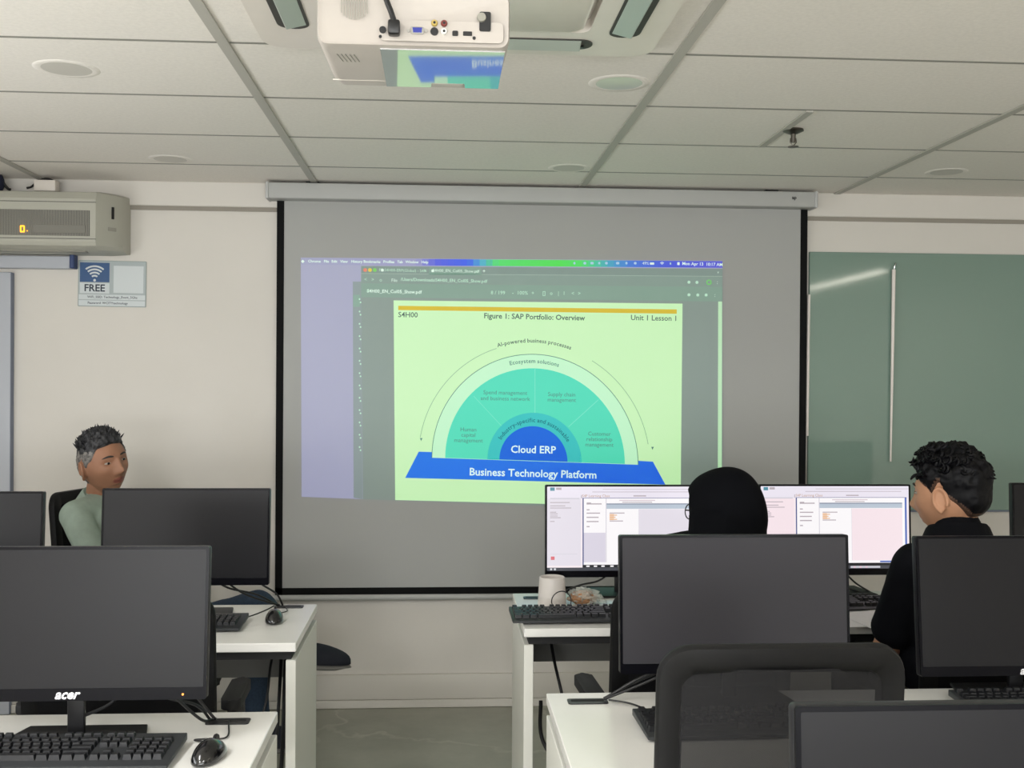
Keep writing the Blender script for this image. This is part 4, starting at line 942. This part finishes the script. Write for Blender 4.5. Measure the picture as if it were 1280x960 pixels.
def person(label, J, X, skin, hairs, shirt_m, trou_m, vox=.0036, female=False, sleeve=.92, group=None, shoe=True, hem=None, collar=.063, cuff=.053, colh=.16, thigh=.092, belly=0.0):
    t = thing('person', label, 'person', (J['pelvis'][0], J['pelvis'][1], 0))
    base = Vector((J['pelvis'][0], J['pelvis'][1], 0)); V = {k: Vector(v)-base for k, v in J.items()}
    XL_ = T(*(-base)) @ X
    b = MB(); S_ = skin
    add_head(b, XL_, S_)
    hc = XL_ @ Vector((0, -.022, -.055)); b.cap(hc, .052, V['neck'], .056, S_)
    b.cap(V['neck'], .05, (V['neck']+V['pelvis'])*.5, .09, S_); b.cap((V['neck']+V['pelvis'])*.5, .09, V['pelvis'], .10, S_)
    for s_ in 'LR':
        b.cap(V['neck']-Vector((0, 0, .03)), .04, V['sh'+s_], .042, S_); b.cap(V['sh'+s_], .043, V['el'+s_], .036, S_); b.cap(V['el'+s_], .038, V['wr'+s_], .025, S_)
        d = V['wr'+s_]-V['el'+s_]; hand(b, V['wr'+s_], V.get('hd'+s_, d)+base*0 if 'hd'+s_ not in J else Vector(J['hd'+s_]), (0, 0, 1), 1 if s_ == 'R' else -1, S_, 18, .95 if not female else .86)
        b.cap(V['pelvis'], .08, V['kn'+s_], .05, S_); b.cap(V['kn'+s_], .05, V['an'+s_], .036, S_)
        b.cap(V['an'+s_], .036, V['an'+s_]+Vector(J['ft'+s_]).normalized()*.12-Vector((0, 0, .052)), .02, S_)
    me = remesh(b, vox, 3); lipm = mat('lips_'+skin.name, tuple(int(c) for c in J['lip']), .5)
    body = put(me, 'body', [S_, lipm], t)
    iv = XL_.inverted()
    co = np.empty(len(me.vertices)*3); me.vertices.foreach_get('co', co); co = co.reshape(-1, 3) @ np.array(iv.to_3x3()).T + np.array(iv.translation)
    ls = np.empty(len(me.polygons), dtype=np.int32); me.polygons.foreach_get('loop_start', ls); lv = np.empty(len(me.loops), dtype=np.int32); me.loops.foreach_get('vertex_index', lv)
    c0_ = co[lv[ls]]; me.polygons.foreach_set('material_index', ((c0_[:, 1] > .07) & (abs(c0_[:, 2]+.0715) < .0125) & (abs(c0_[:, 0]) < .024*(1-((c0_[:, 2]+.0715)/.0125)**2))).astype(np.int32))
    # clothes
    def torso(b, m, g):
        ne, pe, sl_, sr = V['neck'], V['pelvis'], V['shL'], V['shR']; ax = (sr-sl_).normalized(); up = (ne-pe).normalized(); mid = (sl_+sr)*.5
        wv = .165 if not female else .15
        def disc(c, rw, rd, rh):
            fx = ax; fz = up; fy = fz.cross(fx).normalized(); mt = Matrix(((fx.x, fy.x, fz.x, c.x), (fx.y, fy.y, fz.y, c.y), (fx.z, fy.z, fz.z, c.z), (0, 0, 0, 1))); b.ell((0, 0, 0), (rw+g, rd+g+belly, rh+g), m, 24, 16, mt)
        disc(mid-up*.10, wv, .108, .15); disc(pe+(ne-pe)*.48, wv*.93, .105, .17); disc(pe+up*.06, wv*1.0, .12, .14)
        b.cap(sl_, .052+g, mid+up*.02, .058+g, m); b.cap(sr, .052+g, mid+up*.02, .058+g, m)
    b = MB(); torso(b, shirt_m, .006)
    for s_ in 'LR':
        e = V['sh'+s_]+(V['el'+s_]-V['sh'+s_])*min(sleeve, 1); b.cap(V['sh'+s_], .058, e, cuff if sleeve < 1 else .047, shirt_m)
        if sleeve >= 1: b.cap(V['el'+s_], .046, V['el'+s_]+(V['wr'+s_]-V['el'+s_])*.92, .034, shirt_m)
    b.cap(V['neck']-Vector((0, 0, .02)), .066, V['neck']+(hc-V['neck'])*(colh+.06), .063, shirt_m)
    me = remesh(b, .007, 7)
    # soft folds
    ripple(me, lambda c: noise.noise(c*9+Vector((3, 1, 2)))*.005+noise.noise(Vector((c.x*6, c.y*6, c.z*24)))*.0035)
    shirt = put(me, 'shirt', [shirt_m], t)
    # collar
    if not female:
        b = MB(); ax = hc-V['neck']; up = ax.normalized(); fx = (V['shR']-V['shL']).normalized(); fy = up.cross(fx).normalized()
        c_ = V['neck']+ax*colh; K = 32; vs = []; prof = ((collar+.030, -.045), (collar+.010, .004), (collar+.003, .012), (collar-.006, .010), (collar-.004, -.03))
        for r_, h_ in prof:
            for k in range(K):
                a_ = 2*PI*k/K; vs.append(c_+fx*r_*math.cos(a_)+fy*r_*math.sin(a_)+up*(h_-.012*math.sin(a_)))
        n_ = len(prof); b._add(vs, [(i*K+k, i*K+(k+1) % K, ((i+1) % n_)*K+(k+1) % K, ((i+1) % n_)*K+k) for i in range(n_) for k in range(K)], shirt_m); b.build('collar', t, 60)
    b = MB(); b.cap(V['pelvis']+Vector((0, 0, .06)), .118, V['pelvis']-Vector((0, 0, .0)), .125, trou_m)
    for s_ in 'LR':
        hip = V['pelvis']+(V['kn'+s_]-V['pelvis']).normalized()*.05; b.cap(hip, thigh, V['kn'+s_], .064, trou_m); b.cap(V['kn'+s_], .064, V['an'+s_], .05, trou_m)
    me = remesh(b, .009, 6)
    ripple(me, lambda c: noise.noise(c*14)*.004)
    put(me, 'trousers', [trou_m], t)
    if shoe:
        for s_ in 'LR':
            fd = Vector(J['ft'+s_]).normalized(); a_ = V['an'+s_]; su = Vector((0, 0, 1)); su = (su-fd*su.dot(fd)).normalized(); sd = fd.cross(su)
            mt = Matrix(((sd.x, fd.x, su.x, a_.x), (sd.y, fd.y, su.y, a_.y), (sd.z, fd.z, su.z, a_.z), (0, 0, 0, 1)))
            def fs_(v):
                y = math.copysign(abs(v.y)**.75, v.y)*.150+.085; w = .046*(1-.18*(v.y < 0)*abs(v.y)); h = .078-.020*sstep(-.4, .9, v.y)
                return Vector((v.x*w, y, -.075+(abs(v.z)**.7*h if v.z > 0 else v.z*.006)+.008))
            b = MB(); b.ell((0, 0, 0), (1, 1, 1), M['shoe'], 28, 16, mt, fn=fs_); b.cap(mt @ Vector((0, .02, -.015)), .05, mt @ Vector((0, .0, .06)), .05, M['shoe']); sh0 = b.build('shoe', t, 60)
            def so_(v):
                y = math.copysign(abs(v.y)**.75, v.y)*.154+.085; w = .049*(1-.18*(v.y < 0)*abs(v.y)); return Vector((v.x*w, y, -.080+v.z*.017+(.006 if v.y > .6 and v.z < 0 else 0)))
            b = MB(); b.ell((0, 0, 0), (1, 1, 1), M['sole'], 28, 10, mt, fn=so_); b.build('sole', sh0, 60)
    return t, XL_, V
def headX(c, az, pitch=0, roll=0):
    """az: heading of the face in degrees, 0 = +y, positive turns towards +x"""
    return T(*c) @ RZ(-az) @ RX(pitch) @ RY(roll)

# --- the man in the sage shirt
sk1 = skin_mat('skin_tan', (150, 108, 84))
hc1 = at_y(129, 577, 4.16)
X1 = headX((hc1.x, 4.16, hc1.z), 128, 4, 11) @ Matrix.Diagonal((1.09, 1, 1, 1))
J1 = dict(pelvis=(-1.15, 4.28, .475), neck=(-1.30, 4.225, 1.02), shR=(-1.345, 4.075, .97), shL=(-1.20, 4.38, .98), elR=(-1.215, 3.945, .81), wrR=(-.99, 4.02, .68), elL=(-1.08, 4.46, .71), wrL=(-1.0, 4.26, .62),
          knR=(-.66, 3.98, .65), anR=(-.58, 4.29, .442), ftR=(1, .03, -.08), knL=(-.73, 4.33, .56), anL=(-.73, 4.36, .09), ftL=(1, -.1, 0), lip=(126, 72, 62))
p1, XL1, V1 = person('grey-haired man in sage green shirt sitting sideways before the back wall', J1, X1, sk1, None, M['shirtg'], M['jeans'], sleeve=.70, collar=.062, colh=-.02, thigh=.062, belly=.028)
hg = hair_mat('hair_grey_top', (20, 20, 22), (66, 66, 68), 60); hs = hair_mat('hair_grey_sides', (78, 76, 74), (126, 122, 118), 90)
def hline(v, p, front=.066, side=.012, back=-.075):
    """signed height above the hairline, in metres"""
    a = math.atan2(abs(v.x), v.y)          # 0 front, pi back
    if a < .75: h = front-.008*(a/.75)
    elif a < 1.25: h = front-.008+(side-front+.008)*sstep(.75, 1.25, a)
    elif a < 1.75: h = side-.03*sstep(1.25, 1.5, a) + (.045*ga(a-1.66, .16))
    else: h = side-.03+(back-side+.03)*sstep(1.75, 2.2, a)
    return p.z-h
def th1(v, p):
    d = hline(v, p); m_ = sstep(-.004, .006, d)
    top = sstep(.045, .10, p.z)
    spk = .5+.5*noise.noise(Vector((v.x*9, v.y*9, v.z*5)))+.5*noise.noise(Vector((v.x*22, v.y*22, v.z*6)))
    return -.010*(1-m_)+m_*(.0045+.003*noise.noise(v*25)+top*(.009+.017*spk))
h1 = hairshell(XL1, hg, th1, p1)
me = h1.data; me.materials.append(hs); iv = XL1.inverted()
for p in me.polygons:
    c_ = iv @ p.center
    if c_.z < .052+.012*noise.noise(c_*60): p.material_index = 1
b = MB()
for i in range(240):
    a_ = random.uniform(0, 2*PI); q = random.uniform(.35, .98); v = Vector((math.sqrt(1-q*q)*math.cos(a_), math.sqrt(1-q*q)*math.sin(a_), q)); p = head_pt(v)
    if hline(v, p) < .012 or p.z < .058: continue
    nrm = Vector((v.x, v.y*.8+.25, v.z*1.4)).normalized(); d = (nrm+Vector((random.uniform(-.3, .3), random.uniform(-.2, .4), .25))).normalized(); L_ = random.uniform(.016, .034)
    b.tube([p+nrm*.004, p+nrm*.006+d*L_*.6, p+nrm*.006+d*L_], [.0045, .0032, .0004], hg, 5, xf=XL1)
b.build('hair_spikes', p1, 60)
irm = mat('iris_dark', (30, 22, 18), .2); eyes(XL1, p1, irm); brows(XL1, p1, mat('brow_dark', (48, 42, 40), .7))
# white sleeve hem
e_ = V1['shR']+(V1['elR']-V1['shR'])*.70; d_ = (V1['elR']-V1['shR']).normalized(); u_ = d_.orthogonal().normalized(); w_ = d_.cross(u_)
MB().tube([e_+d_*.030+u_*.047*math.cos(k*PI/12)+w_*.047*math.sin(k*PI/12) for k in range(24)], .0035, M['white'], 8, True).build('sleeve_trim', p1)

# --- the person in the black headscarf
sk2 = skin_mat('skin_light', (186, 146, 120))
hc2 = at_y(904, 645, 2.95)
X2 = headX((hc2.x, 2.95, hc2.z), -42, -4, 0)
J2 = dict(pelvis=(.685, 2.99, .63), neck=(.77, 2.93, 1.02), shL=(.61, 2.95, 1.0), shR=(.925, 2.93, .995), elL=(.55, 3.05, .78), wrL=(.60, 3.25, .835), elR=(.95, 3.05, .78), wrR=(.84, 3.25, .83), hdL=(.1, 1, 0), hdR=(-.1, 1, 0),
          knR=(.85, 3.36, .59), anR=(.86, 3.38, .09), ftR=(.1, 1, 0), knL=(.62, 3.36, .59), anL=(.61, 3.38, .09), ftL=(-.1, 1, 0), lip=(160, 96, 88))
p2, XL2, V2 = person('person in black headscarf and glasses seen from behind at the lit monitor', J2, X2, sk2, None, M['shirtk'], M['trousers'], vox=.0045, female=True, sleeve=1.0)
b = MB(); hm = M['hijab']
def scarf(v):
    p = head_pt(v)
    nrm = Vector((v.x, v.y, v.z)).normalized()
    o_ = .017+.012*sstep(.2, -.6, v.y)+.006*sstep(.2, .9, v.z)+.008*sstep(.3, .8, v.y)*sstep(0, .4, v.z)
    # face opening
    op = sstep(.55, .78, v.y)*sstep(.62, .42, abs(v.z+.05))
    o_ = o_*(1-op)-.012*op
    return p+nrm*o_
b.ell((0, 0, 0), (1, 1, 1), hm, 64, 48, XL2, fn=scarf)
ne = V2['neck']; hcl = XL2 @ Vector((0, -.03, -.03))
scm = b
sc_cloth = MB()
# draped cloth from the head to the shoulders: stacked ovals
rings = []
hx = XL2.translation
for k in range(15):
    f_ = k/14; zz = hx.z+.02-(hx.z+.02-(ne.z-.10))*f_
    rx_ = .106+.010*math.sin(f_*PI)+.085*sstep(.62, 1, f_); ry_ = .104+.01*math.sin(f_*PI)+.05*sstep(.6, 1, f_)
    cx_ = hx.x+.004+(ne.x-hx.x)*f_; cy_ = hx.y-.012+(ne.y-hx.y-.0)*f_
    ring_ = []
    for i in range(56):
        a_ = 2*PI*i/56; fold = 1+.028*math.sin(a_*7+f_*5)*sstep(.2, .8, f_)+.03*noise.noise(Vector((math.cos(a_)*2, math.sin(a_)*2, f_*3)))
        ring_.append((cx_+rx_*fold*math.cos(a_), cy_+ry_*fold*math.sin(a_), zz+.012*math.sin(a_)*(f_ > .5)))
    rings.append(ring_)
vs = [v for r_ in rings for v in r_]; n = 56; fs = [(i*n+k, i*n+(k+1) % n, (i+1)*n+(k+1) % n, (i+1)*n+k) for i in range(len(rings)-1) for k in range(n)]
fs += [tuple(range(n)), tuple((len(rings)-1)*n+k for k in range(n-1, -1, -1))]
# keep the face clear: pull cloth in front of the face back to the neck line
fw = (XL2.to_3x3() @ Vector((0, 1, 0))).normalized()
vs2 = []
for v in vs:
    v = Vector(v); r_ = v-hx; f_ = r_.dot(fw)
    if f_ > .05 and r_.z > -.10: v = v-fw*(f_-.05)*sstep(-.10, -.06, r_.z)
    vs2.append(v)
b._add(vs2, fs, hm)
put(remesh(b, .006, 8), 'headscarf', [hm], p2)
XG = XL2 @ T(0, -.012, .013)
gmt = mat('glasses_black', (14, 14, 16), .3); gb = MB()
for s_ in (-1, 1):
    gb.tube([(s_*.034+.0245*math.cos(k*PI/12), .101-.10*(.034*s_+.0245*math.cos(k*PI/12))**2*10, .000+.0205*math.sin(k*PI/12)) for k in range(24)], .0017, gmt, 6, True, XG)
    gb.tube([(s_*.058, .096, .006), (s_*.074, .085, .008), (s_*.082, .0, .006)], .0022, gmt, 6, xf=XG)
gb.tube([(-.010, .102, .004), (0, .105, .006), (.010, .102, .004)], .0017, gmt, 6, xf=XG)
gb.build('glasses', p2); eyes(XL2, p2, irm)

# --- the man in the black shirt
sk3 = skin_mat('skin_warm', (178, 132, 102))
hc3 = at_y(1186, 616, 2.90)
X3 = headX((hc3.x, 2.90, hc3.z), -39, -3, 0)
J3 = dict(pelvis=(1.45, 2.96, .63), neck=(1.415, 2.875, 1.05), shL=(1.305, 2.90, .985), shR=(1.60, 2.86, .985), elL=(1.245, 2.95, .735), wrL=(1.44, 3.10, .84), elR=(1.66, 3.0, .76), wrR=(1.50, 3.23, .825), hdL=(.05, 1, 0), hdR=(-.2, 1, 0),
          knR=(1.57, 3.38, .59), anR=(1.58, 3.40, .09), ftR=(.1, 1, 0), knL=(1.32, 3.38, .59), anL=(1.31, 3.40, .09), ftL=(-.1, 1, 0), lip=(160, 100, 88))
p3, XL3, V3 = person('young man with short black hair in black shirt turned in profile at the right', J3, X3, sk3, None, M['shirtk'], M['trousers'], sleeve=.74, collar=.072, cuff=.060, colh=.42)
hb = hair_mat('hair_black', (4, 4, 6), (13, 13, 16), 60); hb.node_tree.nodes['Principled BSDF'].inputs['Specular IOR Level'].default_value = .15
fade = hair_mat('hair_fade', (58, 44, 36), (86, 64, 52), 220)
def hline3(v, p):
    a = math.atan2(abs(v.x), v.y)
    return hline(v, p, .058, .015, -.07) if a < 1.75 else p.z-(-.015+(-.068+.015)*sstep(1.75, 2.75, a))
def th3(v, p):
    d = hline3(v, p); m_ = sstep(-.003, .012, d)
    a = math.atan2(abs(v.x), v.y); side = sstep(.07, .02, p.z)*sstep(2.8, 2.2, a)
    vol = sstep(.0, .06, p.z); curl = noise.noise(v*7)*.007+noise.noise(v*15)*.0045
    back = sstep(1.9, 2.7, a)*sstep(-.09, -.01, p.z)
    th = .0035+vol*(.017+curl)+back*(.012+curl*.4)+.009*ga(a, .8)*sstep(.05, .09, p.z)
    return -.010*(1-m_)+m_*th
h3 = hairshell(XL3, hb, th3, p3); iv = XL3.inverted(); h3.data.materials.append(fade)
for p in h3.data.polygons:
    c_ = iv @ p.center; a = math.atan2(abs(c_.x), c_.y+.0)
    v = Vector((c_.x/.0755, c_.y/.098, c_.z/.118)).normalized()
    if hline3(v, c_) < .017+.006*noise.noise(c_*70) and a > .85: p.material_index = 1
b = MB()
for i in range(170):
    a_ = random.uniform(0, 2*PI); q = random.uniform(.42, .98); v = Vector((math.sqrt(1-q*q)*math.cos(a_), math.sqrt(1-q*q)*math.sin(a_), q)); p = head_pt(v)
    if hline3(v, p) < .02: continue
    nrm = Vector((v.x/.0755, v.y/.098, v.z/.118)).normalized(); tn = nrm.orthogonal().normalized(); tn = (Matrix.Rotation(random.uniform(0, 2*PI), 3, nrm) @ tn); s0 = p+nrm*(.012+.01*v.z)
    pts = [s0+tn*.010*(math.cos(k*.7)-1)+nrm*(.004*k*.9)+nrm.cross(tn)*.008*math.sin(k*.7) for k in range(6)]
    b.tube(pts, [.006, .006, .0055, .0045, .003, .0008], hb, 6, xf=XL3)
b.build('hair_curls', p3, 60)
eyes(XL3, p3, irm); brows(XL3, p3, mat('brow_black', (26, 22, 20), .7))

# ------------------------------------------------------------------ lights
def lamp(x, y, sx, sy, label, power, col=(1, .992, .985)):
    t = thing('ceiling_lamp', label, 'ceiling lamp', (x, y, CZ), 0, 'recessed linear ceiling lamps')
    b = MB(); b.ring(rrect(sx+.06, sy+.06, .008, 2), rrect(sx, sy, .004, 2), -.008, -.001, M['white']); b.build('frame', t)
    b = MB(); b.prism(rrect(sx, sy, .004, 2), -.004, -.0015, mat('lamp_diffuser', (235, 232, 225), .5), T(0, 0, 0)); b.build('diffuser', t)
    l = bpy.data.lights.new('lamp_light', 'AREA'); l.shape = 'RECTANGLE'; l.size = sx; l.size_y = sy; l.energy = power; l.color = col
    lo_ = bpy.data.objects.new('lamp_light', l); COL.objects.link(lo_); lo_.location = (x, y, CZ-.012)
    return t
lamp(3.42, .6, .09, 2.0, 'lit linear ceiling lamp mirrored in the green glass board', 16, (1, .93, .8))
lamp(1.0, -.9, .30, 1.2, 'lit linear ceiling lamp behind the camera, right of the middle', 52)
lamp(-1.2, -.9, .30, 1.2, 'lit linear ceiling lamp behind the camera, left of the middle', 80)
lamp(-1.2, 1.0, .30, 1.0, 'lit linear ceiling lamp above the nearest left desk, beyond the top of the photo', 30)
# unseen window added in the wall behind the camera as frontal fill light
wf = MB(); wf.ring(rrect(5.2, 1.5, .02, 2, 0, 1.35), rrect(5.08, 1.38, .01, 2, 0, 1.35), -.05, 0, M['alu'], T(.4, YB+.06, 0) @ RX(90) @ RY(180))
for x in (-1.6, 0, 1.6): wf.box((.4+x*.8, YB+.035, 1.35), (.04, .05, 1.38), M['alu'])
wo = wf.build('added_window_1', smooth=0); tag(wo, kind='structure')
pn = MB().box((.4, YB+.012, 1.35), (5.08, .008, 1.38), mat('added_pane', (220, 225, 230), .1)).build('pane', wo, 0)
l = bpy.data.lights.new('rear_fill_light', 'AREA'); l.shape = 'RECTANGLE'; l.size = 5.0; l.size_y = 1.3; l.energy = 320; l.color = (.985, .995, 1)
lw = bpy.data.objects.new('rear_fill_light', l); COL.objects.link(lw); lw.location = (.1, YB+.08, 1.35); lw.rotation_euler = (math.radians(122), 0, 0)

# second unseen window, added in the left-hand wall to brighten ceiling and left side
wf = MB()
for y in (.6, 1.4, 2.2, 3.0): wf.box((XL+.02, y, 1.4), (.05, .05, 1.3), M['alu'])
for z in (.76, 2.04): wf.box((XL+.02, 1.8, z), (.05, 2.45, .05), M['alu'])
wo = wf.build('added_window_2', smooth=0); tag(wo, kind='structure')
MB().box((XL+.008, 1.8, 1.4), (.008, 2.35, 1.24), MATS['added_pane']).build('pane', wo, 0)
l = bpy.data.lights.new('side_fill_light', 'AREA'); l.shape = 'RECTANGLE'; l.size = 1.2; l.size_y = 2.3; l.energy = 47; l.color = (.985, .995, 1)
lw = bpy.data.objects.new('side_fill_light', l); COL.objects.link(lw); lw.location = (XL+.06, 1.8, 1.4); lw.rotation_euler = (0, math.radians(-115), 0)

w = bpy.data.worlds.new('world'); sc.world = w; w.use_nodes = True
w.node_tree.nodes['Background'].inputs[0].default_value = (.9, .93, 1, 1); w.node_tree.nodes['Background'].inputs[1].default_value = .02
sc.view_settings.view_transform = 'Standard'; sc.view_settings.look = 'None'; sc.view_settings.gamma = 1; sc.view_settings.exposure = 0; sc.view_settings.use_curve_mapping = False
try:
    sc.cycles.use_denoising = True; sc.cycles.denoiser = 'OPENIMAGEDENOISE'
    sc.cycles.max_bounces = 10; sc.cycles.transparent_max_bounces = 12
except Exception: pass
bpy.context.view_layer.update()
